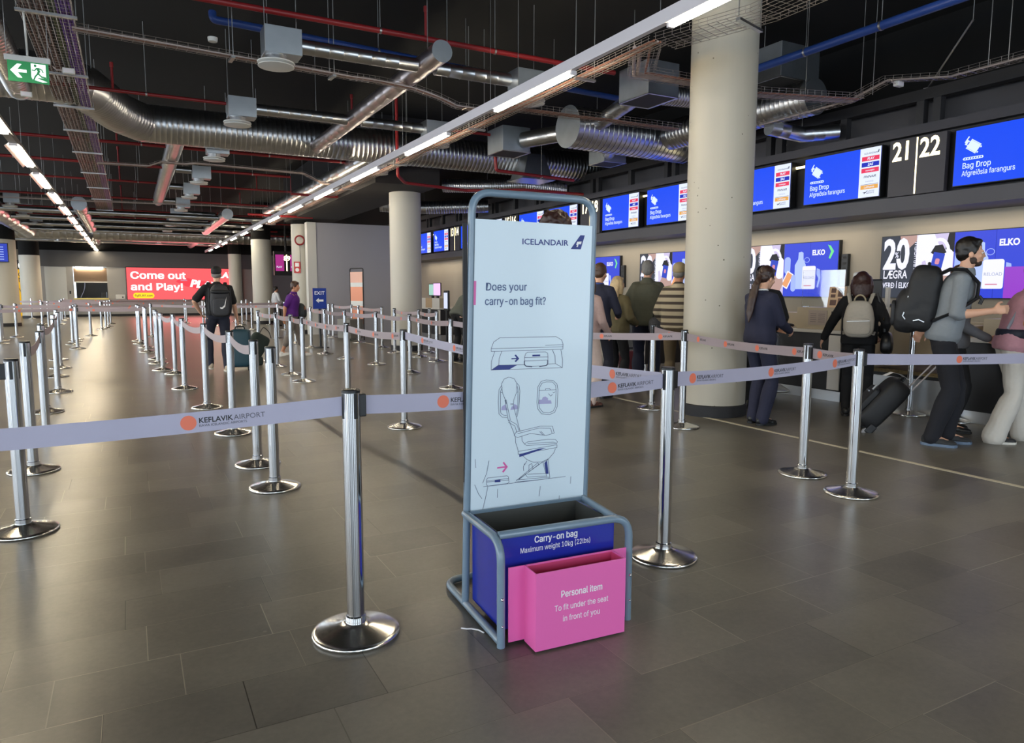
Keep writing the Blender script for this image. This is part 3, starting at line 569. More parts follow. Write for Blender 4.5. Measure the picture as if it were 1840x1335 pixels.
# big ribbed duct with its jog at the left
duct('big ribbed galvanised duct crossing the whole ceiling with a bend at its left end', [(11.5, 13.9, 4.2), (0.35, 13.9, 4.2), (0.0, 13.3, 4.2), (-0.42, 11.9, 4.2), (-0.75, 11.6, 4.2), (-8, 11.6, 4.2)], 0.31, 0.085, 0.006, n=36, hang=[(2.2, 13.9, 4.45), (6.2, 13.9, 4.45)])
duct('round capped duct hanging in the centre of the ceiling, running into the big ribbed duct', [(3.24, 7.72, 4.06), (3.22, 13.75, 4.05)], 0.12, 0.35, 0.002, m=mat('rosy_zinc', (0.58, 0.52, 0.53), 0.34, 1.0, var=0.1), hang=[(3.12, 7.85, 4.1), (3.36, 7.85, 4.1)])
duct('branch duct leaving the big ribbed duct at left, ending in a rounded cap', [(0.93, 24.5, 4.1), (0.9, 13.9, 4.1)], 0.15, 0.12, 0.003)
duct('branch duct beside the right lamp row, behind the big ribbed duct', [(4.15, 24.8, 3.98), (4.32, 13.9, 4.0)], 0.15, 0.6, 0.003)
duct('ribbed duct at the upper left corner, ending behind the exit sign', [(-1.12, 11.5, 4.0), (-1.0, 1.0, 4.0)], 0.15, 0.1, 0.004)
duct('slim duct at far left with a round grey end facing the camera, first', [(-1.15, 24.6, 3.9), (-1.2, 33.5, 3.9)], 0.2, 0.8, 0.003)
duct('slim duct at far left behind the far crossing duct', [(-1.3, 37.4, 3.9), (-1.3, 43, 3.9)], 0.2, 0.8, 0.003)
duct('far crossing ribbed duct before the dark band over the red screen', [(-8, 36.9, 3.95), (9, 36.9, 3.95)], 0.34, 0.25, 0.006)
duct('long smooth duct rising along the far left side beside the pale column', [(-3.55, 19, 3.9), (-3.6, 36.5, 3.9)], 0.3, 1.2, 0.004)
duct('rosy square looking branch duct far off, left of the right lamp row', [(2.95, 25.0, 3.85), (2.95, 32.5, 3.85)], 0.17, 0.0)
duct('farthest short rosy branch duct over the red screen', [(3.1, 38.2, 3.85), (3.1, 43, 3.85)], 0.17, 0.0)
for y, w in ((26.2, 'first'), (28.9, 'second'), (31.5, 'third'), (34.2, 'fourth'), (39.5, 'fifth'), (41.5, 'sixth')):
    duct('thin galvanised pipe duct crossing far over the lanes, %s of six' % w, [(-6, y, 3.82), (4.6, y, 3.82)], 0.08, 0.9, 0.003, group='far crossing pipe ducts', n=12)

# round ceiling diffusers on plenum boxes
def diffuser(x, y, side, label, z=3.74):
    t = thing('ceiling_diffuser', label, 'air diffuser', (x, y, z), 0, 'round ceiling diffusers')
    xa, xb = (-0.13, 0.25) if side > 0 else (-0.25, 0.13)
    MB().box(xa, -0.14, 0.11, xb, 0.14, 0.38).build('plenum_box', galvbox, t, smooth=False, bevel=0.004)
    MB().lathe([(0.11, 0.02), (0.11, 0.115)], 24).build('neck', galv, t)
    MB().lathe([(0.185, 0.03), (0.19, 0.034), (0.19, 0.044), (0.12, 0.055)], 32).build('ring', white, t)
    MB().lathe([(0.0, -0.012), (0.15, -0.006), (0.185, 0.0), (0.185, 0.008), (0.0, 0.012)], 32, cap=False).build('disc', white, t)
    hangers(t, [(x+xa, y-0.14, z+0.1), (x+xb, y+0.14, z+0.38)], loc=Vector((x, y, z)))
    return t
rows = [8.1, 11.15, 14.3, 17.55, 20.4, 23.7, 26.9, 29.5, 32.2, 38.6, 41.0]
nw = ['nearest', 'second', 'third', 'fourth', 'fifth', 'sixth', 'seventh', 'eighth', 'ninth', 'tenth', 'eleventh']
for i, y in enumerate(rows):
    diffuser(1.5, y, 1, '%s round white ceiling diffuser of the row over the aisle' % nw[i])
    if i < 8: diffuser(4.6, y, -1, '%s round white diffuser right of the right lamp row' % nw[i])
    za = 4.02
    if i < 2:
        duct('short spiral duct joining the %s aisle diffuser to the round capped duct' % nw[i], [(1.76, y+0.1, za), (3.12, y+0.1, za)], 0.078, 0.16, 0.004, n=16)
        duct('short spiral duct from the round capped duct to the %s diffuser by the right lamps' % nw[i], [(3.36, y+0.1, za), (4.36, y+0.1, za)], 0.078, 0.16, 0.004, n=16)
    elif i < 6:
        duct('stub duct feeding the %s aisle diffuser from the left branch' % nw[i], [(1.06, y, 4.02), (1.36, y, 4.02)], 0.07, 0.16, 0.004, n=14)
        duct('stub duct feeding the %s diffuser right of the lamps' % nw[i], [(4.28, y+0.02, 3.98), (4.36, y+0.02, 3.98)], 0.07, 0.0, n=14)
    elif i < 9:
        duct('spiral duct leading right from the %s aisle diffuser' % nw[i], [(1.76, y, 4.0), (2.77, y, 3.98)], 0.08, 0.3, 0.004, n=14)
for i, y in enumerate((24.9, 27.8, 31.0, 35.2, 38.8, 41.2)):
    diffuser(-2.85, y, 1, '%s round white diffuser of the row at far left' % nw[i])

# lamps
def trunking(label, x, y0, y1, z, w, h, m):
    t = thing('light_trunking', label, 'lamp rail', (x, y0, z)); L = y1-y0
    MB().box(-w/2, 0, 0, w/2, L, h).build('rail', m, t, smooth=False, bevel=0.004)
    k = 0.6
    while k < L: hangers(t, [(x, y0+k, z+h)], loc=Vector((x, y0, z)), r=0.003); k += 3.06
    return t
trunking('long white lamp rail running down the right of the ceiling', 3.88, -2, 43.4, 3.5, 0.055, 0.11, trunk)
trunking('long grey lamp rail running down the left of the ceiling', -1.37, 4, 43.4, 3.5, 0.10, 0.10, mat('grey_trunking', '8f8a86', 0.35, 0.6))
trunking('lamp rail outside the view on the left, over the far columns', -6.7, -4, 43, 3.5, 0.10, 0.10, mat('grey_trunking', '8f8a86', 0.35, 0.6))
def linear_lamp(label, x, y0, L, z, w=0.05, kind=0, group=None):
    t = thing('linear_lamp', label, 'lamp', (x, y0, z), 0, group)
    MB().box(-w/2, 0.03, -0.035, w/2, L-0.03, 0.0).build('tube_diffuser', lamp_soft if kind else lamp, t, smooth=False, bevel=0.01)
    MB().box(-w/2-0.003, 0, -0.037, w/2+0.003, 0.03, 0).build('end_cap', trunk, t, smooth=False, bevel=0.003); MB().box(-w/2-0.003, L-0.03, -0.037, w/2+0.003, L, 0).build('end_cap', trunk, t, smooth=False, bevel=0.003)
    if kind:
        for s in (-1, 1): MB().add([(s*w/2, 0, 0), (s*w/2, L, 0), (s*(w/2+0.055), L, -0.045), (s*(w/2+0.055), 0, -0.045), (s*(w/2+0.004), 0, 0.002), (s*(w/2+0.004), L, 0.002), (s*(w/2+0.059), L, -0.043), (s*(w/2+0.059), 0, -0.043)], [(0,1,2,3),(4,7,6,5),(0,3,7,4),(1,5,6,2),(0,4,5,1),(3,2,6,7)]).build('reflector', steel, t, smooth=False)
    return t
for i in range(-1, 13):
    y = 2.95 + 3.06*i
    if y > 42: break
    linear_lamp(('%s glowing lamp of the right lamp row, counted from the camera' % nw[i-0] if 0 <= i < 11 else 'glowing lamp of the right lamp row, %s' % ('behind the camera' if i < 0 else 'last but one before the far wall' if i == 11 else 'last before the far wall')), 3.90, y, 1.68, 3.5, 0.055, group='lamps of the right row')
n2 = nw + ['twelfth', 'thirteenth', 'fourteenth']
for i in range(13):
    y = 6.9 + 2.93*i
    linear_lamp('%s glowing lamp of the left lamp row, counted from the camera' % n2[i], -1.37, y, 2.1, 3.5, 0.10, 1, group='lamps of the left row')
for i in range(11):
    linear_lamp('lamp of the outer row beyond the left columns', -6.7, -2 + 4.0*i, 2.4, 3.5, 0.10, 0, group='lamps of the outer left row')

# wire mesh cable trays
def tray(label, pts, w, h=0.06, pitch=0.1, nl=4, cables=(), cat='cable tray', bars=(), rods=()):
    t = thing('cable_tray', label, cat, pts[0]); o = Vector(pts[0]); P = [Vector(p)-o for p in pts]; mb = MB(); wr = 0.0023
    def off(dx, dz):
        out = []
        for i, p in enumerate(P):
            a = P[max(0, i-1)]; b = P[min(len(P)-1, i+1)]; d = (b-a).normalized(); s = Vector((d.y, -d.x, 0)).normalized(); out.append(p + s*dx + Vector((0, 0, dz)))
        return out
    for k in range(nl): mb.tube(off(-w/2 + w*k/(nl-1), 0), wr, 4)
    for s in (-1, 1):
        for dz in (h/2, h): mb.tube(off(s*w/2, dz), wr, 4)
    for a, b in zip(P[:-1], P[1:]):
        d = b-a; L = d.length; d.normalize(); s = Vector((d.y, -d.x, 0)).normalized(); k = 0.02
        while k < L:
            q = a + d*k; z = Vector((0, 0, h)); mb.tube([q - s*w/2 + z, q - s*w/2, q + s*w/2, q + s*w/2 + z], wr, 4, caps=False); k += pitch
    mb.build('wire_basket', wire, t)
    for dx, dz, r, m in cables:
        pts2 = []
        for i in range(len(P)-1):
            a, b = off(dx, dz+r)[i], off(dx, dz+r)[i+1]; L = (b-a).length; n = max(2, int(L/0.5))
            for k in range(n): q = a + (b-a)*(k/n); pts2.append(q + Vector((0.006*math.sin(k*1.7+dx*90), 0.006*math.sin(k*2.1+dx*60), 0.004*math.sin(k*2.9+dx*70)+0.004)))
        pts2.append(off(dx, dz+r)[-1]); MB().tube(pts2, r, 6).build('cable', m, t)
    for q in bars:
        p = Vector(q)-o; d = (P[1]-P[0]).normalized(); s = Vector((d.y, -d.x, 0)); M = frame(p, s, d)
        MB().box(-w/2-0.03, -0.02, -0.035, w/2+0.03, 0.02, -0.012, M).build('support_bar', steel, t, smooth=False)
        for sg in (-1, 1): hangers(t, [Vector(q) + s*sg*(w/2+0.02)], loc=o)
    for q in rods: hangers(t, [q], loc=o)
    return t
cb = mat('brown_cable', '6b4d44', 0.5); cpk = mat('pink_grey_cable', '8d6a64', 0.5); cp = mat('purple_cable', '6a36a0', 0.45); cg = mat('olive_cable', '4b5527', 0.5); ck = mat('black_cable', '151416', 0.5); cw = mat('pale_cable', 'b9aaa6', 0.5); co = mat('copper_cable', 'a06a55', 0.5)
big = []
for k in range(9): big.append((-0.19+0.022*k, 0.008*(k % 2), 0.0095, (cb, cpk, cb, cw, cb, cpk, cb, cpk, cb)[k]))
for k in range(2): big.append((0.0+0.018*k, 0.012, 0.009, ck))
for k in range(3): big.append((0.04+0.02*k, 0.004, 0.009, cg))
for k in range(6): big.append((0.1+0.018*k, 0.006*(k % 2), 0.0095, cp))
tray('wide cable tray at upper left, filled with brown and purple cables', [(-0.54, 3.5, 3.9), (-0.53, 12, 3.9), (-0.52, 28.5, 3.9)], 0.42, 0.08, 0.1, 10, big, bars=[(-0.53, y, 3.9) for y in (5.9, 7.97, 10.04, 11.73, 13.4, 15.42, 18, 20.5, 23, 26)])
two = [(-0.03, 0, 0.012, cw), (0.02, 0, 0.012, co), (0.05, 0, 0.01, cw)]
tray('cable tray crossing from the wide left tray to behind the round capped duct', [(-0.35, 8.35, 3.88), (2.45, 8.55, 3.86), (2.8, 8.75, 3.92), (3.3, 8.78, 3.9), (3.6, 8.72, 3.82), (3.85, 8.72, 3.74), (4.45, 8.75, 3.74)], 0.13, 0.055, 0.1, 4, two, bars=[(1.1, 8.42, 3.87), (2.2, 8.52, 3.86)])
tray('cable tray following the right lamp rail', [(4.42, 5.4, 3.66), (4.4, 26, 3.66)], 0.2, 0.05, 0.1, 6, [(-0.05, 0, 0.011, co), (0.0, 0, 0.011, cw), (0.03, 0, 0.01, co)], bars=[(4.42, y, 3.66) for y in (6.6, 9.3, 12.5, 16)])
tray('pale wire tray passing in front of the top of the large concrete column', [(4.62, 5.55, 3.72), (4.9, 4.6, 3.72), (4.9, 2.6, 3.72)], 0.36, 0.06, 0.09, 7, [], bars=[(4.9, 4.75, 3.72)])
tray('cable tray bending behind the large concrete column towards the screens', [(4.55, 5.75, 3.72), (5.1, 6.5, 3.75), (6.9, 6.55, 3.78), (8.3, 6.2, 3.8)], 0.3, 0.06, 0.1, 6, [(-0.1, 0, 0.022, cw), (-0.06, 0, 0.02, cw), (0.05, 0, 0.012, co)], rods=[(6.2, 6.5, 3.8), (7.6, 6.4, 3.8)])
tray('cable tray stepping along above the check-in screens at right', [(8.1, 7.6, 3.74), (8.25, 6.25, 3.8), (8.25, 5.75, 3.92), (8.28, 5.0, 3.78), (8.3, 3.0, 3.8)], 0.16, 0.06, 0.11, 4, [(0.0, 0, 0.014, cw)], rods=[(8.25, 6.1, 3.8), (8.28, 4.6, 3.8), (8.28, 4.4, 3.8), (8.2, 5.9, 3.8)])
tray('cable tray crossing above the big capped duct at right of the lamps', [(4.5, 8.45, 3.74), (5.0, 8.5, 3.76), (7.4, 8.55, 3.8)], 0.22, 0.07, 0.1, 6, [(-0.04, 0, 0.012, co), (0.03, 0, 0.012, co)])
tray('thin cable tray behind the big ribbed duct, looping round the left branch duct', [(-0.4, 15.8, 3.75), (0.45, 15.9, 3.78), (0.68, 16.2, 3.92), (1.15, 16.2, 3.92), (1.3, 16.0, 3.92), (3.5, 16.2, 3.92), (4.0, 16.6, 3.8), (4.4, 16.6, 3.76)], 0.12, 0.05, 0.15, 4, two)
tray('far cable tray crossing below the left lamp row', [(-4.4, 22.3, 3.7), (-0.7, 22.2, 3.72), (2.2, 22.0, 3.75), (4.4, 21.8, 3.72)], 0.12, 0.05, 0.2, 3, two[:1])

# duct cluster above the check-in desks
duct('large ribbed duct with a flat round end, right of the lamp rail', [(6.45, 10.1, 4.05), (9.6, 10.3, 4.05), (11.5, 10.4, 4.05)], 0.33, 0.1, 0.007, n=36)
duct('ribbed duct with a pale round end, right behind the large concrete column', [(8.45, 6.95, 4.05), (8.35, 9.8, 4.05)], 0.24, 0.08, 0.006, n=28)
def plenum(label, c, sx, sy, sz, rot=0.0):
    t = thing('duct_box', label, 'duct box', c, rot)
    MB().box(-sx/2, -sy/2, 0, sx/2, sy/2, sz).build('sheet_box', galvbox, t, smooth=False, bevel=0.004)
    mb = MB().box(-sx/2-0.01, -sy/2-0.01, -0.012, sx/2+0.01, -sy/2+0.02, 0).box(-sx/2-0.01, sy/2-0.02, -0.012, sx/2+0.01, sy/2+0.01, 0).box(-sx/2-0.01, -sy/2, -0.012, -sx/2+0.02, sy/2, 0).box(sx/2-0.02, -sy/2, -0.012, sx/2+0.01, sy/2, 0)
    mb.build('rim', steel, t, smooth=False); MB().box(-sx/2+0.02, -sy/2+0.02, -0.006, sx/2-0.02, sy/2-0.02, -0.001).build('grille', dark, t, smooth=False)
    hangers(t, [(c[0]-sx/2, c[1], c[2]+sz)], loc=Vector(c)); return t
plenum('zinc duct box with a dark grille, left of the large concrete column', (6.2, 7.75, 3.9), 0.5, 0.62, 0.42)
plenum('zinc duct box before the big ribbed duct, beside the right lamps', (6.15, 11.6, 3.84), 0.55, 0.6, 0.42)
plenum('zinc duct box hanging lowest, under the large capped duct', (8.1, 11.3, 3.78), 0.5, 0.5, 0.36)
plenum('tall pale zinc box behind the blue pipe right of the column', (8.25, 7.35, 4.28), 0.75, 0.6, 0.45)
duct('short zinc tube from the box left of the column to the large capped duct', [(6.35, 8.06, 4.1), (6.65, 9.0, 4.12), (6.9, 9.9, 4.1)], 0.12, 0.3, 0.003)
duct('ribbed hose leaving the box left of the column', [(6.45, 7.9, 4.05), (7.5, 7.9, 4.1), (7.9, 8.0, 4.2)], 0.13, 0.05, 0.008)
duct('zinc tube between the box beside the right lamps and the large capped duct', [(6.3, 11.29, 4.04), (6.75, 10.2, 4.05)], 0.14, 0.3, 0.003)
duct('zinc tube leading down to the lowest duct box', [(7.6, 10.5, 3.92), (7.95, 11.05, 3.93)], 0.12, 0.2, 0.003)
duct('silver flexible hose sagging over the check-in screens', [(6.4, 15.2, 3.75), (7.2, 14.6, 3.72), (8.0, 14.4, 3.78), (9.0, 14.2, 3.72)], 0.14, 0.05, 0.01, hang=[(7.2, 14.6, 3.8)])
duct('silver flexible hose beside the second pale column', [(6.3, 19.5, 3.75), (7.4, 19.0, 3.7), (9.0, 18.2, 3.75)], 0.17, 0.07, 0.012, hang=[(7.4, 19.0, 3.8)])
duct('zinc elbow duct right of the large column, over the dark beam', [(8.2, 7.5, 3.72), (8.75, 7.4, 3.66), (9.15, 7.1, 3.68)], 0.11, 0.15, 0.003, hang=[(8.75, 7.4, 3.7)])
tw = thing('duct_transition', 'grey sheet metal duct transition over the bag sizer', 'duct', (7.7, 13.5, 3.75))
MB().add([(-0.35,-0.3,0),(0.35,-0.3,0),(0.35,0.3,0),(-0.35,0.3,0),(-0.2,-0.22,0.5),(0.2,-0.22,0.5),(0.2,0.22,0.5),(-0.2,0.22,0.5)], [(0,3,2,1),(4,5,6,7),(0,1,5,4),(1,2,6,5),(2,3,7,6),(3,0,4,7)]).build('sheet_hood', galvbox, tw, smooth=False)
MB().box(-0.4, -0.34, -0.03, 0.4, 0.34, 0.0).build('flange', steel, tw, smooth=False)
# small fittings
tag(MB().lathe([(0.0, 0), (0.045, 0.004), (0.05, 0.03), (0.05, 0.045)], 20, Matrix.Translation((0.9, 8.25, 3.94))).build('smoke_detector', white, None), 'small white smoke detector beside the crossing cable tray', 'detector')
def gear(label, x, y, z):
    t = thing('junction_box', label, 'junction box', (x, y, z)); MB().box(-0.06, -0.03, 0, 0.06, 0.03, 0.06).build('case', white, t, smooth=False, bevel=0.006); MB().box(-0.045, -0.033, 0.012, 0.045, -0.029, 0.048).build('lid', trunk, t, smooth=False); MB().tube([(-0.06, 0, 0.03), (-0.12, 0, 0.03), (-0.15, 0, 0.06)], 0.006, 6).build('cable', cw, t)
gear('white junction box under the wide left cable tray, right of the exit sign', -0.47, 9.75, 3.815)
gear('white junction box on the tray above the check-in screens', 8.25, 5.6, 3.83)
gear('small white junction box at left under the upper left duct', -1.0, 11.0, 3.785)

br = thing('brace_rod', 'diagonal steel brace rod from the ceiling to the bulkhead above the number board', 'rod', (9.28, 5.9, 4.0)); MB().tube([(0, 0, 0), (-0.78, -0.98, 0.42)], 0.012, 8).build('rod', rod, br); MB().box(-0.03, -0.03, -0.02, 0.03, 0.03, 0.02).build('foot_plate', steel, br, smooth=False); hangers(br, [(8.5, 4.92, 4.42)], loc=Vector((9.28, 5.9, 4.0)))
# exit sign
ES = thing('exit_sign', 'green emergency exit sign with white arrow and running figure, hanging upper left', 'exit sign', (-0.705, 8.05, 3.5), math.radians(-2))
EW = 0.315
MB().box(-EW/2-0.02, -0.02, -0.05, EW/2+0.02, 0.025, 0.0).build('housing', white, ES, smooth=False, bevel=0.005)
green = mat('exit_green', (0.02, 0.22, 0.07), 0.4, emit=0.35); exw = mat('exit_white', (0.85, 0.95, 0.9), 0.4, emit=0.7)
MB().box(-EW/2, -0.006, -0.23, EW/2, 0.006, -0.05).build('panel', green, ES, smooth=False)
EM = frame((-EW/2, -0.006, -0.23), (1, 0, 0), (0, 0, 1)) @ Matrix.Diagonal((EW/0.36, 1, 1, 1))
MB().prism([(0.022,0.095),(0.085,0.155),(0.125,0.155),(0.085,0.108),(0.165,0.108),(0.165,0.082),(0.085,0.082),(0.125,0.035),(0.085,0.035)], 0.0, 0.0012, EM).build('arrow', exw, ES, smooth=False)
MB().prism([(0.205,0.17),(0.335,0.17),(0.335,0.052),(0.25,0.045),(0.345,0.018),(0.3,0.012),(0.215,0.03),(0.205,0.05)], 0.0, 0.0012, EM).build('doorway', exw, ES, smooth=False)
fig = MB().prism([(0.243+0.012*math.cos(a*PI/6), 0.153+0.012*math.sin(a*PI/6)) for a in range(12)], 0.0012, 0.0022, EM)
fig.prism([(0.248,0.136),(0.275,0.138),(0.285,0.105),(0.268,0.075),(0.252,0.082),(0.262,0.105)], 0.0012, 0.0022, EM)
fig.stroke([(0.255,0.132),(0.235,0.11),(0.215,0.113)], 0.01, 0.0012, 0.001, EM).stroke([(0.275,0.132),(0.3,0.122),(0.31,0.1)], 0.01, 0.0012, 0.001, EM).stroke([(0.26,0.082),(0.24,0.06),(0.225,0.03)], 0.013, 0.0012, 0.001, EM).stroke([(0.272,0.08),(0.295,0.06),(0.33,0.055)], 0.013, 0.0012, 0.001, EM)
fig.build('running_figure', green, ES, smooth=False)
for x in (-0.16, 0.16): MB().tube([(x, 0, 0), (x, 0, ZC-3.5)], 0.003, 5).build('hanging_wire', rod, ES)
MB().tube([(0.0, 0, 0.0), (-0.002, 0, 0.25), (-0.02, 0, 0.7), (-0.02, 0, ZC-3.5)], 0.009, 8).build('conduit', white, ES)
# ------------------------------------------------------------------ sign bulkhead over the check-in desks
fasc = mat('fascia_grey', '57555a', 0.55); fascd = mat('fascia_dark', '2c2b2e', 0.6)
BX, BE = 9.2, 40.0
mm = MB().box(BX, Y0, 2.47, BX+0.25, BE, 2.655); mm.box(BX+0.25, Y0, 2.47, 10.0, BE, 2.55)
struct(mm.build('trim_5', fasc, None, smooth=False))
struct(MB().box(BX+0.12, Y0, 2.655, BX+0.25, BE, 3.44).build('trim_6', fascd, None, smooth=False))
struct(MB().box(BX, Y0, 3.44, BX+0.12, BE, 3.56).build('trim_7', mat('fascia_mid', '434147', 0.6), None, smooth=False))
mm = MB().box(BX, Y0, 3.86, BX+0.14, BE, 4.0)
y = 3.16
while y < 38:
    mm.box(BX+0.01, y, 3.56, BX+0.11, y+0.1, 3.86).box(BX+0.01, y+0.22, 3.56, BX+0.11, y+0.32, 3.86).box(BX+0.01, y+1.35, 3.56, BX+0.11, y+1.45, 3.86); y += 2.5
struct(mm.build('trim_8', fascd, None, smooth=False))
struct(MB().box(BX+0.3, Y0, 3.44, BX+0.34, BE, 3.95).build('trim_9', mat('mesh_panel_grey', '47464b', 0.7), None, smooth=False))
for k in range(7): area('cove_light', (9.62, 1.2+3.75*k, 2.44), (0, 0, 0), 0.3, 3.2, 11, (1.0, 0.86, 0.66))
def scr(name, h, e):
    m = mat(name, h, 0.3, emit=e); m.node_tree.nodes['Principled BSDF'].inputs['Base Color'].default_value = (0.012, 0.012, 0.014, 1); m.node_tree.nodes['Principled BSDF'].inputs['Specular IOR Level'].default_value = 0.12; return m
sblue = scr('screen_blue', '1648e6', 0.95); swhite = scr('screen_white', 'dfe8fb', 0.9); sred = scr('screen_red', 'e2385c', 0.9); sdblue = scr('screen_navy', '1a2bb4', 0.9); sorange = scr('screen_orange', 'e0a24a', 0.9); sink = scr('screen_ink', '2c3150', 0.5); spale = scr('screen_pale', 'cfe0ff', 1.0); sgrey = scr('screen_faint', 'a9b3cf', 0.7)
numglow = mat('number_glow', (1.0, 0.86, 0.5), 0.5, emit=2.2)
def scrframe(x, y, z): return frame((x, y, z), (0, -1, 0), (0, 0, 1))
SW, SH = 1.24, 0.67
def make_monitor():
    t = thing('info_monitor', '', 'monitor', (BX, 0, 2.7), 0, 'bag drop monitors'); F = scrframe(-0.055, 0, 0)
    MB().box(-0.05, -SW-0.012, -0.012, 0.06, 0.012, SH+0.012).build('bezel', black, t, smooth=False, bevel=0.004)
    MB().box(0.06, -0.9, 0.2, 0.12, -0.3, 0.5).build('wall_bracket', dark, t, smooth=False)
    s = MB().prism([(0, 0), (SW, 0), (SW, SH), (0, SH)], -0.004, 0.0, F).build('screen', sblue, t, smooth=False)
    u0 = 0.925
    MB().prism([(u0, 0), (SW, 0), (SW, SH), (u0, SH)], 0.0005, 0.001, F).build('airline_list', swhite, t, smooth=False)
    ic = MB()
    R2 = lambda x, y: (0.22 + x*math.cos(-0.6) - y*math.sin(-0.6), 0.45 + x*math.sin(-0.6) + y*math.cos(-0.6))
    def rr(x0, y0, x1, y1): ic.prism([R2(x0,y0), R2(x1,y0), R2(x1,y1), R2(x0,y1)], 0.0005, 0.0012, F)
    rr(-0.07, -0.05, 0.07, 0.05); rr(-0.07, 0.052, 0.07, 0.062); rr(-0.07, -0.062, 0.07, -0.052); rr(-0.11, -0.03, -0.085, 0.03); rr(-0.085, -0.028, -0.07, -0.018); rr(-0.085, 0.018, -0.07, 0.028); rr(0.075, -0.045, 0.09, -0.025); rr(0.075, 0.025, 0.09, 0.045); rr(-0.125, -0.012, -0.11, 0.07)
    ic.build('suitcase_icon', spale, t, smooth=False)
    MB().prism([(0.115,0.295),(0.335,0.295),(0.345,0.31),(0.335,0.328),(0.115,0.328),(0.1,0.31)], 0.0005, 0.0012, F).build('belt_icon', spale, t, smooth=False)
    dots = MB()
    for k in range(7): dots.prism([(0.122+0.031*k, 0.303), (0.137+0.031*k, 0.303), (0.142+0.031*k, 0.32), (0.127+0.031*k, 0.32)], 0.0012, 0.0018, F)
    dots.build('belt_icon_rollers', sblue, t, smooth=False)
    text(t, 'Bag Drop', spale, F @ Matrix.Translation((0.10, 0.195, 0.001)), 0.10, bold=0.01, sx=0.86)
    text(t, 'Afgreiðsla farangurs', spale, F @ Matrix.Translation((0.10, 0.105, 0.001)), 0.09, bold=0.006, sx=0.84)
    def bar(z0, z1, m): MB().prism([(u0+0.03, z0), (SW-0.02, z0), (SW-0.02, z1), (u0+0.03, z1)], 0.001, 0.0016, F).build('list_bar', m, t, smooth=False)
    uc = (u0+SW)/2+0.005
    def tx(s, z, sz, m, **kw): text(t, s, m, F @ Matrix.Translation((uc, z, 0.002)), sz, align='CENTER', **kw)
    tx('ICELANDAIR', 0.585, 0.032, sink, sx=1.1)
    MB().prism([(SW-0.055, 0.59), (SW-0.035, 0.59), (SW-0.025, 0.63), (SW-0.035, 0.63)], 0.001, 0.0016, F).build('tail_icon', sink, t, smooth=False)
    bar(0.495, 0.555, sred); tx('PLAY', 0.51, 0.045, swhite, bold=0.03, shear=0.2)
    bar(0.415, 0.475, sdblue); tx('SAS', 0.428, 0.05, swhite, bold=0.03, shear=0.2)
    bar(0.335, 0.395, sred); tx('norwegian', 0.355, 0.032, swhite, bold=0.01)
    tx('FINNAIR', 0.265, 0.045, sink, bold=0.01, shear=0.25, sx=1.1); tx('transavia', 0.205, 0.034, sgrey)
    MB().prism([(u0+0.03, 0.172), (SW-0.02, 0.172), (SW-0.02, 0.177), (u0+0.03, 0.177)], 0.001, 0.0016, F).build('list_rule', sink, t, smooth=False)
    bar(0.11, 0.165, sorange); tx('Lufthansa', 0.124, 0.04, swhite, bold=0.01)
    tx('     ATLANTIC\n     AIRWAYS', 0.07, 0.028, sink, ls=0.9)
    MB().prism([(u0+0.06,0.07),(u0+0.13,0.075),(u0+0.11,0.06),(u0+0.085,0.045),(u0+0.09,0.06)], 0.001, 0.0016, F).build('bird_icon', sink, t, smooth=False)
    return t
MON = make_monitor(); first = True
for k in range(6):
    c = 5.9 + 3.75*k; nums = ('21', '22', '19', '20', '17', '18', '15', '16', '13', '14', '11', '12')[2*k:2*k+2]
    for sgn, yl in ((1, c+0.5+SW), (-1, c-0.5)):
        lab = 'blue bag drop monitor with airline list, %s the glowing %s and %s number board' % ('left of' if sgn > 0 else 'right of', nums[0], nums[1])
        if first: MON.location = (BX, yl, 2.7); MON['label'] = lab; first = False
        else: dup(MON, (BX, yl, 2.7), 0, lab)
    t = thing('desk_number_sign', 'dark square board with glowing numbers %s and %s over the check-in desks' % nums, 'sign', (BX, c+0.38, 2.66), 0, 'desk number boards'); F = scrframe(-0.045, 0, 0)
    MB().box(-0.045, -0.76, 0, 0.03, 0.0, 0.74).build('board', mat('board_grey', '454248', 0.5), t, smooth=False, bevel=0.003)
    MB().box(0.03, -0.6, 0.2, 0.12, -0.16, 0.5).build('wall_bracket', dark, t, smooth=False)
    text(t, nums[0], numglow, F @ Matrix.Translation((0.04, 0.47, 0.001)), 0.34, bold=0.02, sx=0.80, name='number'); text(t, nums[1], numglow, F @ Matrix.Translation((0.415, 0.47, 0.001)), 0.34, bold=0.02, sx=0.80, name='number')
    MB().prism([(0.37, 0.01), (0.388, 0.01), (0.388, 0.73), (0.37, 0.73)], 0.0, 0.004, F).build('divider_light', numglow, t, smooth=False)
    t = thing('strip_light', '%s short glowing strip between two bag drop monitors, counted from the camera' % nw[k], 'lamp', (BX+0.06, c+1.78, 3.28)); MB().box(-0.02, 0, 0, 0.02, 0.24, 0.03).build('glow_tube', numglow, t, smooth=False); MB().box(0.02, 0, -0.005, 0.06, 0.24, 0.035).build('housing', dark, t, smooth=False)

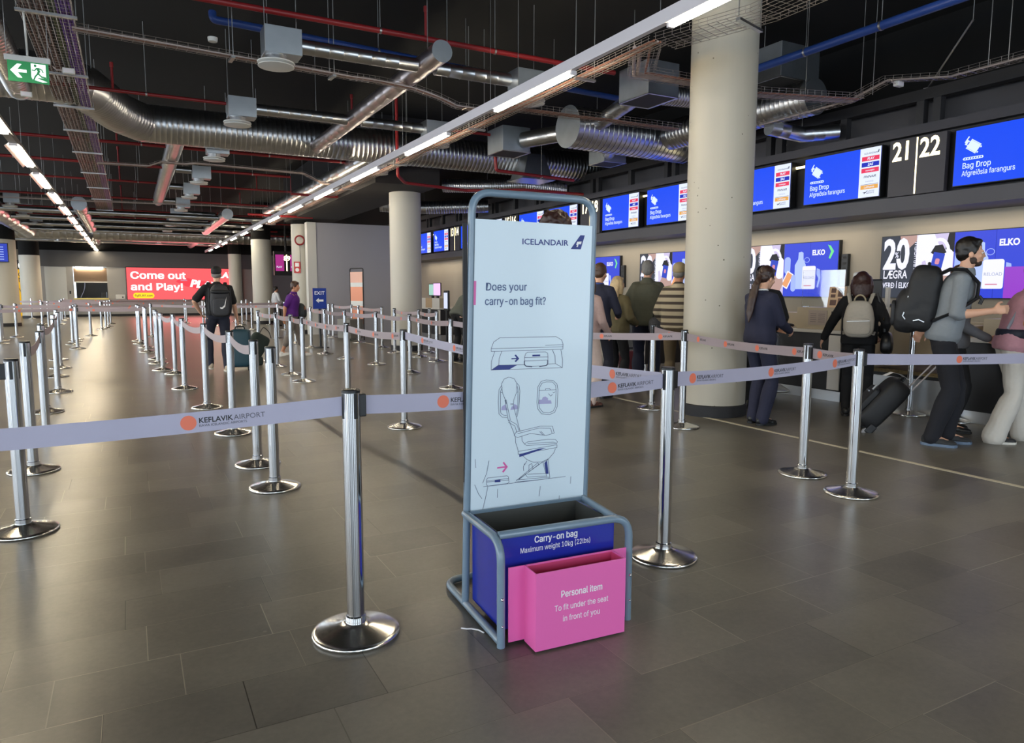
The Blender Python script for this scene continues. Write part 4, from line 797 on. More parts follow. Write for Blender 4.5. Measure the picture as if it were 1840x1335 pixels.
# ------------------------------------------------------------------ video walls behind the desks
eb = scr('advert_blue', '3245d4', 0.85); edk = scr('advert_charcoal', '3c4250', 0.6); ewh = scr('advert_white', 'e6e6fb', 0.95); elil = scr('advert_lilac', 'cfc4e8', 0.85); esk = scr('advert_skin', 'c9a39a', 0.7); egr = scr('advert_green', '6ee08a', 0.9); epu = scr('advert_purple', '9540c8', 0.85); epb = scr('advert_pale_blue', '9fb2f4', 0.9); eor = scr('advert_orange', 'e9a06a', 0.85); ebk = scr('advert_black', '23242c', 0.4); epk = scr('advert_pink', 'dc8fa6', 0.8)
VW, VH = 2.12, 0.88
def rrect(x0, y0, x1, y1, r, n=4):
    out = []
    for cx, cy, a0 in ((x1-r, y1-r, 0), (x0+r, y1-r, 90), (x0+r, y0+r, 180), (x1-r, y0+r, 270)):
        for k in range(n+1): a = math.radians(a0 + 90*k/n); out.append((cx + r*math.cos(a), cy + r*math.sin(a)))
    return out
def rot(poly, cx, cy, a): c, s = math.cos(a), math.sin(a); return [(cx + (x-cx)*c - (y-cy)*s, cy + (x-cx)*s + (y-cy)*c) for x, y in poly]
def make_wall(purple):
    t = thing('video_wall', '', 'video wall', (10.0, 0, 1.31), 0, 'advert video walls'); F = scrframe(-0.075, 0, 0)
    MB().box(-0.07, -VW-0.012, -0.012, 0.0, 0.012, VH+0.012).build('cabinet', black, t, smooth=False)
    for k in range(4):
        w = VW/4; MB().prism([(k*w+0.002, 0), ((k+1)*w-0.002, 0), ((k+1)*w-0.002, VH), (k*w+0.002, VH)], -0.003, 0.0, F).build('display_panel', (edk, elil, eb, eb)[k], t, smooth=False)
    def sh(name, poly, m, z=0.0005): MB().prism(poly, z, z+0.0005, F).build(name, m, t, smooth=False)
    sh('advert_picture', [(0.53,0),(0.66,0),(0.62,0.5),(0.9,0.62),(0.78,VH),(0.53,VH)], ewh); sh('advert_picture', [(0.28,VH),(0.55,VH),(0.53,0.8),(0.42,0.7),(0.3,0.78)], esk)
    sh('advert_picture', [(0.6,0.02),(0.95,0.0),(1.06,0.22),(1.0,0.42),(0.76,0.4),(0.64,0.2)], esk, 0.001); sh('advert_picture', [(0.98,VH),(1.06,VH),(1.06,0.62),(0.94,0.66)], ebk)
    arc = MB(); arc.stroke([(0.86+0.13*math.cos(a*PI/12), 0.6+0.2*math.sin(a*PI/12)) for a in range(0, 12)], 0.045, 0.0012, 0.0006, F); arc.build('advert_picture', ewh, t, smooth=False)
    sh('advert_picture', [(0.74,0.62),(0.8,0.72),(0.9,0.73),(0.96,0.62),(0.86,0.56)], ebk, 0.0016); sh('advert_picture', rot(rrect(0.68,0.4,0.8,0.62,0.03),0.74,0.5,0.35), ewh, 0.0016)
    sh('advert_picture', rrect(0.9,0.3,1.05,0.66,0.06), ewh, 0.0014); sh('advert_picture', rot(rrect(0.76,0.36,0.92,0.62,0.01),0.84,0.49,-0.2), scr('advert_passport','2a45c4',0.8), 0.002); sh('advert_picture', rot(rrect(0.81,0.46,0.87,0.54,0.02),0.84,0.5,-0.2), epk, 0.0024)
    sh('advert_picture', rrect(1.075,0.38,1.2,0.66,0.05), epb); sh('advert_picture', rot(rrect(1.09,0.16,1.2,0.4,0.015),1.14,0.28,-0.5), eor, 0.001); sh('advert_picture', rot(rrect(1.07,0.14,1.22,0.42,0.015),1.14,0.28,-0.5), ewh, 0.0006); sh('advert_picture', rrect(1.22,0.08,1.32,0.36,0.05), epb, 0.001)
    sh('advert_bottle', [(1.3,0.12),(1.5,0.12),(1.51,0.52),(1.46,0.62),(1.455,0.72),(1.42,0.74),(1.36,0.73),(1.355,0.62),(1.29,0.52)], scr('advert_bottle_blue','a9bcf6',0.95), 0.0008)
    ring = MB(); ring.stroke([(1.53+0.05*math.cos(a*PI/8), 0.6+0.04*math.sin(a*PI/8)) for a in range(17)], 0.008, 0.0012, 0.0005, F); ring.build('advert_bottle_loop', epb, t, smooth=False)
    sh('advert_box', rrect(1.45,0.12,1.71,0.5,0.03), ewh, 0.0014); text(t, 'RELOAD', sgrey, F @ Matrix.Translation((1.58, 0.29, 0.0022)), 0.06, align='CENTER', name='lettering')
    MB().prism(rrect(1.49,0.17,1.64,0.185,0.004), 0.002, 0.0025, F).build('advert_box_line', epk, t, smooth=False)
    sh('advert_band', [(1.73,0.46),(1.79,0.44),(1.81,0.3),(1.77,0.14),(1.74,0.16),(1.77,0.3),(1.73,0.36)], epb)
    if purple: sh('advert_purple_block', [(1.72,0.0),(VW-0.002,0.0),(VW-0.002,0.4),(1.72,0.4)], epu, 0.0006)
    def tx(s, u, v, sz, m, **kw): text(t, s, m, F @ Matrix.Translation((u, v, 0.0025)), sz, **kw)
    tx('20', 0.035, 0.42, 0.60, ewh, bold=0.03, sx=0.66); MB().prism([(0.212,0.56),(0.297,0.56),(0.297,0.67),(0.212,0.67)], 0.004, 0.0056, F).build('percent_backing', edk, t, smooth=False); text(t, '%', ewh, F @ Matrix.Translation((0.216, 0.575, 0.0058)), 0.11, bold=0.012, sx=0.75)
    tx('LÆGRA', 0.045, 0.275, 0.165, ewh, bold=0.014, sx=0.66); tx('VERÐ Í ELKO', 0.045, 0.135, 0.115, ewh, bold=0.012, sx=0.66)
    text(t, 'KEFLAVÍKURFLUGVELLI', ewh, F @ Matrix.Translation((0.565, 0.13, 0.0025)) @ Matrix.Rotation(PI/2, 4, 'Z'), 0.088, bold=0.008, sx=0.72)
    tx('ELKO', 1.63, 0.675, 0.115, ewh, bold=0.04, sx=0.86)
    sh('chevron_mark', [(1.92,0.83),(1.975,0.81),(2.04,0.72),(1.975,0.6),(1.945,0.62),(1.985,0.72)], egr, 0.001)
    return t
for i, (yl, lab) in enumerate(((6.84, 'advert video wall behind the bearded man with the backpack'), (9.70, 'advert video wall behind the dark suited woman and the desk screen'), (12.56, 'advert video wall partly hidden behind the man in the olive jacket'), (15.42, 'advert video wall at left, behind the blonde woman'))):
    t = make_wall(i == 0) if i < 2 else dup(w2, (10.0, yl, 1.31), 0, lab)
    t.location = (10.0, yl, 1.31); t['label'] = lab
    if i == 1: w2 = t
for yl, lab in ((7.47, 'slim black control unit on the wall right of the second advert wall'), (13.2, 'slim black control unit on the wall above the blonde woman')):
    t = thing('control_unit', lab, 'control unit', (9.93, yl, 1.48)); MB().box(0, -0.06, 0, 0.07, 0.06, 0.5).build('case', black, t, smooth=False, bevel=0.01)
    for k in range(5): MB().box(-0.004, -0.03, 0.06+0.09*k, 0, 0.03, 0.1+0.09*k).build('socket', dark, t, smooth=False)

# ------------------------------------------------------------------ check-in desks
deskbeige = mat('desk_beige', 'b3a48c', 0.45, var=0.05); deskwhite = mat('desk_white', 'cfcbc4', 0.4); deskblack = mat('desk_black', '1a1a1d', 0.45); wood = mat('pale_oak', 'b59a78', 0.5, var=0.12, scale=6, stretch=(1, 1, 8)); acrylic = mat('clear_acrylic', (0.95, 0.98, 1.0), 0.03, trans=1.0)
def make_desk():
    t = thing('check_in_desk', '', 'desk', (7.8, 5.86, 0), 0, 'check-in desks')
    MB().box(0.04, 0.0, 0.0, 0.9, 1.62, 0.13).build('plinth', steel, t, smooth=False)
    MB().box(0.02, 0.0, 0.13, 0.9, 1.62, 0.86).build('front_body', deskblack, t, smooth=False, bevel=0.006)
    MB().box(0.0, 0.0, 0.15, 0.02, 0.17, 0.84).build('white_panel', deskwhite, t, smooth=False)
    MB().box(-0.02, -0.02, 0.86, 0.95, 1.66, 0.905).build('worktop', deskwhite, t, smooth=False, bevel=0.006)
    MB().box(0.0, 0.01, 0.905, 0.32, 0.68, 1.185).build('riser', deskbeige, t, smooth=False, bevel=0.004)
    MB().box(0.3, 0.7, 0.905, 0.6, 1.6, 1.1).build('back_shelf', deskbeige, t, smooth=False, bevel=0.004)
    return t
DK = make_desk(); DK['label'] = 'check-in desk with beige riser and black front, behind the woman with the beige backpack'
for y, l in ((2.75, 'check-in desk mostly hidden behind the man with the black backpack and the woman in pink'), (9.7, 'check-in desk behind the large concrete column'), (13.3, 'check-in desk in front of which the olive jacket man stands'), (18.9, 'far check-in desk with an oak striped front, left of the bag sizer')):
    d = dup(DK, (7.8, y, 0), 0, l)
    if y > 18: MB().box(-0.02, 0.55, 0.9, -0.0, 1.05, 1.185).build('oak_stripe', wood, d, smooth=False); MB().box(-0.012, 0.0, 0.9, 0.0, 1.6, 1.185).build('white_front', deskwhite, d, smooth=False)
# things on the near desk
sh = thing('glass_screen', 'clear acrylic screen standing on the desk behind the woman with the beige backpack', 'screen', (7.92, 5.93, 1.185)); MB().box(0, 0, 0, 0.006, 0.64, 0.48).build('acrylic_sheet', acrylic, sh, smooth=False, bevel=0.002); MB().box(-0.03, 0.05, 0, 0.04, 0.09, 0.012).build('foot', acrylic, sh, smooth=False); MB().box(-0.03, 0.55, 0, 0.04, 0.59, 0.012).build('foot', acrylic, sh, smooth=False)
ez = thing('leaflet_stand', 'small brochure stand on the desk riser under the advert wall', 'stand', (7.88, 6.02, 1.185), 0.2); MB().box(-0.004, -0.11, 0, 0.01, 0.11, 0.27, Matrix.Rotation(0.2, 4, 'Y')).build('card', mat('brochure_cream', 'd9b48e', 0.5), ez, smooth=False)
bm_ = MB()
for a, b, c, d in ((-0.08,0.14,-0.01,0.25),(0.02,0.19,0.08,0.25),(0.02,0.13,0.08,0.17),(-0.08,0.05,-0.02,0.12),(0.0,0.03,0.08,0.1)): bm_.box(-0.0065, -b if False else a, b, -0.0045, c, d, Matrix.Rotation(0.2, 4, 'Y'))
bm_.build('printed_boxes', mat('brochure_brown', '5e3f35', 0.5), ez, smooth=False); MB().box(0.0, -0.05, 0, 0.13, 0.05, 0.01).build('foot', deskwhite, ez, smooth=False)
nt_ = thing('paper_notice', 'framed paper notice on the front of the beige desk riser', 'notice', (7.795, 6.35, 0.96)); MB().box(-0.003, -0.28, 0.0, 0.003, 0.0, 0.19).build('sheet', mat('notice_paper', 'a99a90', 0.5), nt_, smooth=False)
lnm = MB()
for k in range(5): lnm.box(-0.0045, -0.12, 0.04+0.025*k, -0.003, -0.03, 0.045+0.025*k); lnm.box(-0.0045, -0.25, 0.04+0.025*k, -0.003, -0.15, 0.045+0.025*k)
lnm.build('print_lines', mat('notice_ink', '6a5f66', 0.5), nt_, smooth=False)
rd = thing('desk_display', 'small black display with a red light on the desk riser, beside the woman', 'display', (7.79, 6.0, 1.05)); MB().box(-0.01, -0.14, 0, 0.006, 0.0, 0.09).build('case', black, rd, smooth=False, bevel=0.004); MB().sphere((-0.012, -0.09, 0.055), (0.004, 0.02, 0.02), 12, 8).build('red_light', mat('red_light', (0.9, 0.05, 0.15), 0.4, emit=2.0), rd)
wp = thing('light_post', 'white upright post on the desk edge left of the dark haired woman', 'post', (7.95, 5.78, 0.905)); MB().box(-0.02, -0.06, 0, 0.02, 0.06, 0.72).build('post', mat('white_gloss', 'e6e6e0', 0.3), wp, smooth=False, bevel=0.02)
kb = thing('barcode_scanner', 'black hand scanner lying on the white desk top beside the dark suited woman', 'scanner', (7.9, 6.75, 0.905)); MB().sphere((0, 0, 0.03), (0.05, 0.09, 0.028), 14, 8).build('head', black, kb); MB().tube([(0, 0.05, 0.03), (0.03, 0.16, 0.02)], 0.016, 8).build('handle', black, kb)
# baggage belt between the desks
cv = thing('baggage_conveyor', 'beige and steel baggage conveyor between the two nearest check-in desks', 'conveyor', (7.85, 4.42, 0))
MB().box(0, 0.02, 0, 1.9, 1.34, 0.4).build('steel_body', steel, cv, smooth=False); MB().box(0.02, 0.1, 0.4, 1.9, 1.26, 0.44).build('rubber_belt', black, cv, smooth=False)
gr_ = MB()
for k in range(14): gr_.box(-0.005, 0.1+0.083*k, 0.44, 0.3, 0.108+0.083*k, 0.452)
for k in range(5): gr_.box(0.0+0.06*k, 0.1, 0.44, 0.008+0.06*k, 1.26, 0.452)
gr_.build('grip_mat', mat('mat_brass', '7b6a45', 0.5), cv, smooth=False)
MB().box(0.0, 0.0, 0.4, 1.9, 0.06, 1.02).build('side_panel', deskbeige, cv, smooth=False, bevel=0.004); MB().box(0.0, 1.28, 0.4, 1.9, 1.34, 1.02).build('side_panel', deskbeige, cv, smooth=False, bevel=0.004); MB().box(0.75, 0.06, 0.6, 0.8, 1.28, 1.04).build('hood_front', deskbeige, cv, smooth=False, bevel=0.004)
MB().tube(fillet([(0.3, 0.12, 1.02), (0.3, 0.12, 1.22), (0.3, 1.2, 1.22), (0.3, 1.2, 1.02)], 0.06), 0.022, 10).build('steel_arch', steel, cv)
mo = thing('desk_monitor', 'black desk monitor seen from behind, right of the woman with the beige backpack', 'monitor', (8.0, 5.5, 1.02)); MB().box(-0.015, -0.02, 0.1, 0.02, 0.4, 0.52).build('display_back', black, mo, smooth=False, bevel=0.02); MB().box(-0.02, 0.15, 0, 0.06, 0.22, 0.2).build('foot', black, mo, smooth=False, bevel=0.005); MB().box(0.0, -0.1, 0.05, 0.05, -0.06, 0.42).build('side_reader', deskwhite, mo, smooth=False, bevel=0.005)
# far desk equipment and kiosk
fm = thing('desk_monitor', 'monitor with a pink lit screen on the far oak striped desk', 'monitor', (7.85, 18.95, 1.185)); MB().box(0, 0, 0.06, 0.03, 0.55, 0.44).build('case', black, fm, smooth=False, bevel=0.006); MB().box(-0.003, 0.02, 0.08, 0.0, 0.53, 0.42).build('screen', scr('screen_pink', 'e6b8f0', 1.1), fm, smooth=False); MB().box(0.0, 0.22, 0, 0.05, 0.32, 0.08).build('foot', black, fm, smooth=False)
fm2 = thing('desk_monitor', 'monitor with a green and white screen at the left of the far oak striped desk', 'monitor', (7.95, 19.6, 1.185)); MB().box(0, 0, 0.06, 0.03, 0.5, 0.42).build('case', black, fm2, smooth=False, bevel=0.006); MB().box(-0.003, 0.02, 0.08, 0.0, 0.48, 0.4).build('screen', scr('screen_mint', 'a9d6c8', 0.8), fm2, smooth=False); MB().box(0.0, 0.2, 0, 0.05, 0.3, 0.08).build('foot', black, fm2, smooth=False)
ki = thing('self_service_kiosk', 'slim black self service screen on a post beside the bending man', 'kiosk', (7.55, 17.8, 0)); MB().lathe([(0.2, 0), (0.2, 0.015), (0.03, 0.03), (0.03, 0.9)], 20).build('post', black, ki); MB().box(-0.03, -0.15, 0.86, 0.03, 0.15, 1.4).build('case', black, ki, smooth=False, bevel=0.02); MB().box(-0.034, -0.12, 0.92, -0.03, 0.12, 1.34).build('screen', scr('kiosk_screen', 'c9d0f2', 1.0), ki, smooth=False)

# ------------------------------------------------------------------ signs and furniture farther back
xs = thing('exit_stand', 'blue freestanding exit sign with a white arrow before the grey partition', 'sign', (4.08, 17.5, 0), -0.1)
MB().lathe([(0.2, 0), (0.2, 0.02), (0.025, 0.035), (0.025, 0.95)], 20).build('post', black, xs); MB().box(-0.16, -0.015, 0.95, 0.16, 0.015, 1.45).build('panel', scr('exit_blue', '2148b8', 0.25), xs, smooth=False)
XF = frame((0, -0.0155, 0.95), (1, 0, 0), (0, 0, 1)); text(xs, 'EXIT', whitevinyl, XF @ Matrix.Translation((0, 0.34, 0.001)), 0.12, align='CENTER', bold=0.01)
MB().prism([(-0.09,0.2),(-0.02,0.26),(-0.02,0.225),(0.09,0.225),(0.09,0.175),(-0.02,0.175),(-0.02,0.14)], 0, 0.002, XF).build('arrow', whitevinyl, xs, smooth=False)
ob = thing('bag_sizer', 'distant orange bag sizer seen almost edge on, before the grey partition', 'bag sizer', (5.72, 20.0, 0), math.radians(-66))
MB().tube(fillet([(-0.28, 0, 0), (-0.28, 0, 2.02), (0.28, 0, 2.02), (0.28, 0, 0)], 0.06), 0.016, 8).build('frame', dark, ob); oj = mat('orange_panel', 'e08a5f', 0.4)
for z0, z1, m in ((0.45, 0.95, oj), (0.95, 1.1, white), (1.1, 1.5, oj), (1.5, 1.62, white), (1.62, 1.92, mat('salmon_panel', 'dba58e', 0.4))): MB().box(-0.26, -0.01, z0, 0.26, 0.01, z1).build('panel', m, ob, smooth=False)
MB().box(-0.28, -0.5, 0.05, 0.28, -0.02, 0.6).build('bag_box', mat('grey_box', '7d7a72', 0.5), ob, smooth=False, bevel=0.02)
al = thing('alarm_sign', 'small red fire alarm sign on the pale column at the partition end', 'sign', (4.79, 23.46, 1.95), -0.35); MB().box(-0.1, -0.01, 0, 0.1, 0.01, 0.36).build('plate', mat('alarm_red', 'c22a2a', 0.4), al, smooth=False)
MB().box(-0.06, -0.013, 0.2, 0.06, -0.01, 0.32).build('pictogram', whitevinyl, al, smooth=False); MB().lathe([(0.06, 0), (0.06, 0.003)], 16, frame((0, -0.01, 0.1), (1, 0, 0), (0, 0, 1))).build('button_mark', whitevinyl, al)
cl_ = thing('alarm_ring', 'small round red alarm ring on the column over the partition end', 'alarm', (4.87, 23.36, 2.98)); MB().tube([(0.14*math.cos(a*PI/12), 0, 0.14*math.sin(a*PI/12)) for a in range(24)], 0.025, 8, closed=True).build('ring', red, cl_); MB().tube([(0, 0, -0.14), (0.01, 0, -0.9)], 0.008, 6).build('cable', black, cl_)
bd = thing('wood_board', 'pale wooden board on the white partition end', 'board', (5.0, 22.93, 1.0)); MB().box(0.03, -0.02, 0, 0.25, 0, 1.1).build('panel', wood, bd, smooth=False); MB().box(0.02, -0.012, -0.01, 0.26, -0.001, 1.11).build('edge', white, bd, smooth=False)
# magenta desk signs far right
mg = scr('screen_magenta', 'a0307e', 0.9)
ms = thing('desk_sign_bank', 'far bank of two magenta screens with a glowing number between', 'sign', (6.05, 34.4, 2.25)); MB().box(-0.05, 0, -0.15, 1.1, 0.3, 0.95).build('case', fascd, ms, smooth=False)
MB().box(0, -0.01, 0.05, 0.38, 0, 0.8).build('screen', mg, ms, smooth=False); MB().box(0.66, -0.01, 0.05, 1.04, 0, 0.8).build('screen', mg, ms, smooth=False); MB().box(0.48, -0.01, 0.05, 0.53, 0, 0.8).build('divider_light', numglow, ms, smooth=False); MB().tube([(0.5, 0.15, 0.95), (0.5, 0.15, ZC-2.25)], 0.05, 8).build('drop_post', dark, ms)
MF = frame((0.04, -0.011, 0.2), (1, 0, 0), (0, 0, 1)); text(ms, 'PLAY', swhite, MF, 0.11, bold=0.02); text(ms, 'PLAY', swhite, MF @ Matrix.Translation((0.66, 0, 0)), 0.11, bold=0.02); text(ms, '8', numglow, MF @ Matrix.Translation((0.33, 0.33, 0)), 0.3, bold=0.03, name='number'); text(ms, '9', numglow, MF @ Matrix.Translation((0.48, 0.33, 0)), 0.3, bold=0.03, name='number')
# red advert screen on the far wall
ra = scr('advert_red', 'fb5a5e', 1.05); rw = scr('advert_letter_white', 'ffffff', 1.1); ry_ = scr('advert_yellow', 'ffd426', 1.0); rdk = scr('advert_deep_red', 'e63f4c', 1.0)
rs = thing('advert_screen', 'large red lit advert screen on the far wall reading Come out and Play', 'screen', (-0.06, Y1, 0.9)); RW, RH = 5.85, 1.72
MB().box(-0.04, -0.1, -0.04, RW+0.04, -0.0, RH+0.04).build('housing', black, rs, smooth=False)
RF = frame((0, -0.102, 0), (1, 0, 0), (0, 0, 1)); MB().prism([(0, 0), (RW, 0), (RW, RH), (0, RH)], -0.002, 0.0, RF).build('display', ra, rs, smooth=False)
text(rs, 'Come out\nand Play!', rw, RF @ Matrix.Translation((0.17, 1.13, 0.004)), 0.54, bold=0.03, sx=1.2, ls=0.86)
MB().prism(rrect(0.27, 0.06, 1.3, 0.36, 0.14), 0.0, 0.004, RF).build('web_pill', ry_, rs, smooth=False); text(rs, 'flyPLAY.com', sink, RF @ Matrix.Translation((0.785, 0.15, 0.006)), 0.17, align='CENTER', bold=0.015)
MB().prism([(2.4,0.98),(2.55,1.12),(2.9,1.2),(3.3,1.12),(3.9,1.0),(4.6,0.9),(5.6,0.7),(5.6,0.3),(4.4,0.4),(3.6,0.56),(2.9,0.72)], 0.0, 0.004, RF).build('aircraft_body', rdk, rs, smooth=False)
MB().prism([(2.62,1.02),(2.7,1.1),(2.95,1.09),(3.0,1.03)], 0.004, 0.007, RF).build('aircraft_window', epk, rs, smooth=False)
text(rs, 'PLAY', rw, RF @ Matrix.Translation((3.1, 0.72, 0.008)) @ Matrix.Rotation(-0.13, 4, 'Z'), 0.55, bold=0.05, sx=1.15, shear=0.15); text(rs, 'PLAY', rw, RF @ Matrix.Translation((4.35, 1.22, 0.006)), 0.42, bold=0.05, sx=1.1, shear=0.2)
MB().lathe([(0.09, 0), (0.09, 0.004)], 16, RF @ Matrix.Translation((3.95, 0.16, 0.004))).build('aircraft_engine', sdblue, rs)
area('screen_glow', (2.9, Y1-0.25, 1.7), (-PI/2, 0, 0), 5.4, 1.6, 60, (1.0, 0.25, 0.25))
# kiosk hatch in the far wall
hk = thing('kiosk_hatch', 'dark serving hatch with a lit lamp and yellow counter in the far wall', 'hatch', (-2.5, Y1, 0.95))
MB().box(-0.06, -0.3, -0.26, 1.56, 0.1, 0.03).build('counter', mat('counter_yellow', 'd8c97c', 0.45), hk, smooth=False, bevel=0.02); MB().box(0, 0.02, 0.9, 1.52, 0.06, 1.6).build('shutter', mat('shutter_brown', '6b5644', 0.6), hk, smooth=False)
MB().box(0, 1.4, -0.9, 1.52, 1.5, 1.7).build('back_wall', deskblack, hk, smooth=False); MB().box(0, -0.03, 0.84, 1.52, 0.02, 0.9).build('rail', white, hk, smooth=False); MB().box(0.1, -0.06, 1.57, 1.35, 0.02, 1.66).build('lamp_strip', lamp, hk, smooth=False)
MB().tube(fillet([(0.25, 0.3, 0.05), (0.45, 0.3, 0.5), (0.48, 0.3, 0.95)], 0.3), 0.05, 8, flat=(1, 0.3)).build('curved_screen', mat('lilac_plastic', '8f8fa8', 0.3), hk); MB().box(1.2, 0.5, 0.0, 1.45, 0.8, 0.35).build('till', black, hk, smooth=False, bevel=0.03)
wb_ = thing('white_panel', 'tall white panel in the far wall, left of the kiosk hatch', 'panel', (-3.78, Y1, 0.1)); MB().box(0, -0.03, 0, 0.95, 0.0, 2.5).build('sheet', mat('panel_pale', 'c9cbc9', 0.5), wb_, smooth=False); MB().box(1.05, -0.04, 1.1, 1.12, 0.0, 1.25).build('switch', black, wb_, smooth=False)
wbx = thing('wall_box', 'small white box low on the far wall, left of the red screen', 'box', (-0.62, Y1, 0.92)); MB().box(0, -0.1, 0, 0.45, 0, 0.24).build('case', white, wbx, smooth=False, bevel=0.01); MB().box(0.3, -0.105, 0.06, 0.36, -0.1, 0.14).build('lock', black, wbx, smooth=False)
# left side
lm = thing('flight_monitor', 'blue flight monitor on the pale column at the left edge', 'monitor', (-4.95, 32.72, 2.42), 0.0); MB().box(-0.1, 0, 0, 1.05, 0.07, 0.72).build('bezel', black, lm, smooth=False); MB().box(-0.07, -0.004, 0.03, 1.02, 0, 0.69).build('screen', scr('flight_blue', '2b3fb0', 0.9), lm, smooth=False)
lt_ = MB()
for k in range(6): lt_.box(-0.02, -0.007, 0.1+0.09*k, 0.4, -0.004, 0.13+0.09*k); lt_.box(0.6, -0.007, 0.1+0.09*k, 0.9, -0.004, 0.13+0.09*k)
lt_.build('flight_rows', epb, lm, smooth=False); MB().box(0.4, 0.07, 0.25, 0.6, 0.16, 0.45).build('wall_bracket', dark, lm, smooth=False)
yb = thing('yellow_banner', 'tall yellow banner behind the left columns with black lettering', 'banner', (-5.3, 46.5, 0.0)); MB().box(0, 0, 0, 1.1, 0.05, 2.5).build('panel', scr('banner_yellow', 'f0b818', 0.7), yb, smooth=False); YF = frame((0.1, -0.001, 0.5), (1, 0, 0), (0, 0, 1)); text(yb, 'Change\nMoney\n\nVISA', black, YF @ Matrix.Translation((0, 1.6, 0.001)), 0.36, sx=0.85, ls=0.8)
gw = thing('glow_sign', 'glowing white letters over the yellow banner at far left', 'sign', (-5.35, 46.52, 2.5)); text(gw, 'ch', mat('letter_glow', (1, 0.97, 0.85), 0.5, emit=3.0), frame((0.2, -0.003, 0.05), (1, 0, 0), (0, 0, 1)), 0.6, bold=0.04); MB().box(0, 0.0, 0.0, 1.2, 0.05, 0.5).build('backing', dark, gw, smooth=False)
# ------------------------------------------------------------------ people
SKIN = {'fair': mat('skin_fair', 'd9a88c', 0.5), 'tan': mat('skin_tan', 'c68a68', 0.5), 'mid': mat('skin_mid', 'bd8a70', 0.5)}
def bake(mb, name, m, parent, vox=0.011, it=3, disp=0.0, dsc=0.12, angle=180, hook=None):
    me = bpy.data.meshes.new(name); me.from_pydata(mb.v, [], mb.f); me.update()
    bm = bmesh.new(); bm.from_mesh(me); bmesh.ops.recalc_face_normals(bm, faces=bm.faces); bm.to_mesh(me); bm.free()
    o = bpy.data.objects.new(name, me); COL.objects.link(o)
    r = o.modifiers.new('r', 'REMESH'); r.mode = 'VOXEL'; r.voxel_size = vox
    s = o.modifiers.new('s', 'SMOOTH'); s.factor = 0.5; s.iterations = it
    if disp:
        tx = bpy.data.textures.get('folds_%.3f' % dsc) or bpy.data.textures.new('folds_%.3f' % dsc, 'CLOUDS'); tx.noise_scale = dsc; tx.noise_depth = 2
        d = o.modifiers.new('d', 'DISPLACE'); d.texture = tx; d.strength = disp; d.mid_level = 0.5
    me2 = bpy.data.meshes.new_from_object(o.evaluated_get(bpy.context.evaluated_depsgraph_get())); bpy.data.objects.remove(o)
    if hook:
        for v in me2.vertices: v.co = hook(v.co)
    me2.polygons.foreach_set('use_smooth', [True]*len(me2.polygons)); me2.materials.clear(); me2.materials.append(m)
    o = bpy.data.objects.new(name, me2); COL.objects.link(o); o.parent = parent
    return o
def ik(a, b, l1, l2, pole):
    a = Vector(a); b = Vector(b); d = b-a; L = min(d.length, (l1+l2)*0.999); d = d.normalized(); b = a + d*L
    x = (l1*l1 - l2*l2 + L*L)/(2*L); h = math.sqrt(max(0, l1*l1 - x*x)); p = Vector(pole); p = (p - p.dot(d)*d)
    p = p.normalized() if p.length > 1e-5 else Vector((0, 1, 0)); return a + d*x + p*h, b
def capsule(mb, pts, rad, n=14, flat=None, up=None):
    P = []; Rr = []
    Q = [Vector(p) for p in pts]
    d0 = (Q[0]-Q[1]).normalized(); d1 = (Q[-1]-Q[-2]).normalized()
    for f, g in ((0.95, 0.3), (0.7, 0.72), (0.35, 0.93)): P.append(Q[0]+d0*rad[0]*f); Rr.append(rad[0]*g)
    P += Q; Rr += list(rad)
    for f, g in ((0.35, 0.93), (0.7, 0.72), (0.95, 0.3)): P.append(Q[-1]+d1*rad[-1]*f); Rr.append(rad[-1]*g)
    mb.tube(P, Rr, n, flat=flat, up=up)
def limb(a, b, c, ra, rb, rc, k=5, bulge=0.0):
    """points and radii along a two bone limb"""
    A, B, Cc = Vector(a), Vector(b), Vector(c); pts = []; rad = []
    for i in range(k): t = i/k; pts.append(A.lerp(B, t)); rad.append(ra + (rb-ra)*t)
    for i in range(k+1): t = i/k; pts.append(B.lerp(Cc, t)); rad.append(rb + (rc-rb)*t + bulge*math.sin(PI*min(1, t*1.6))*(1 if t < 0.63 else 0))
    return pts, rad
def hand(mb, w, d, nrm, side, curl=0.5, s=1.0):
    d = Vector(d).normalized(); nrm = Vector(nrm); nrm = (nrm - nrm.dot(d)*d).normalized(); lat = d.cross(nrm)*side   # lat points to the thumb side
    w = Vector(w); k = w + d*0.085*s
    mb.tube([w - d*0.02*s, w + d*0.02*s, w + d*0.06*s, k + d*0.004*s], [0.027*s, 0.032*s, 0.039*s, 0.034*s], 12, flat=(0.42, 1.0), up=nrm)
    for i, (o, L, r) in enumerate(((0.03, 0.072, 0.0088), (0.0105, 0.082, 0.009), (-0.0095, 0.076, 0.0087), (-0.029, 0.06, 0.0078))):
        p = k + lat*o*s - d*0.012*s; dd = (d + lat*o*2.2).normalized(); pts = [p]; a = curl*0.5*(1+0.12*i)
        for f in (0.45, 0.32, 0.25):
            dd = (dd*math.cos(a) + nrm*math.sin(a)).normalized(); p = p + dd*L*f*1.12*s; pts.append(p); a = curl*0.85*(1+0.1*i); nn = nrm
        capsule(mb, pts, [r*s, r*0.98*s, r*0.93*s, r*0.85*s], 8)
    t0 = w + d*0.025*s + lat*0.026*s; t1 = t0 + (d*0.6 + lat*0.75 + nrm*0.2).normalized()*0.04*s; t2 = t1 + (d*0.85 + lat*0.3 + nrm*0.45*curl*2).normalized()*0.034*s; t3 = t2 + (d*0.8 + nrm*0.6*curl*2).normalized()*0.024*s
    capsule(mb, [t0, t1, t2, t3], [0.014*s, 0.0115*s, 0.0098*s, 0.0085*s], 8)
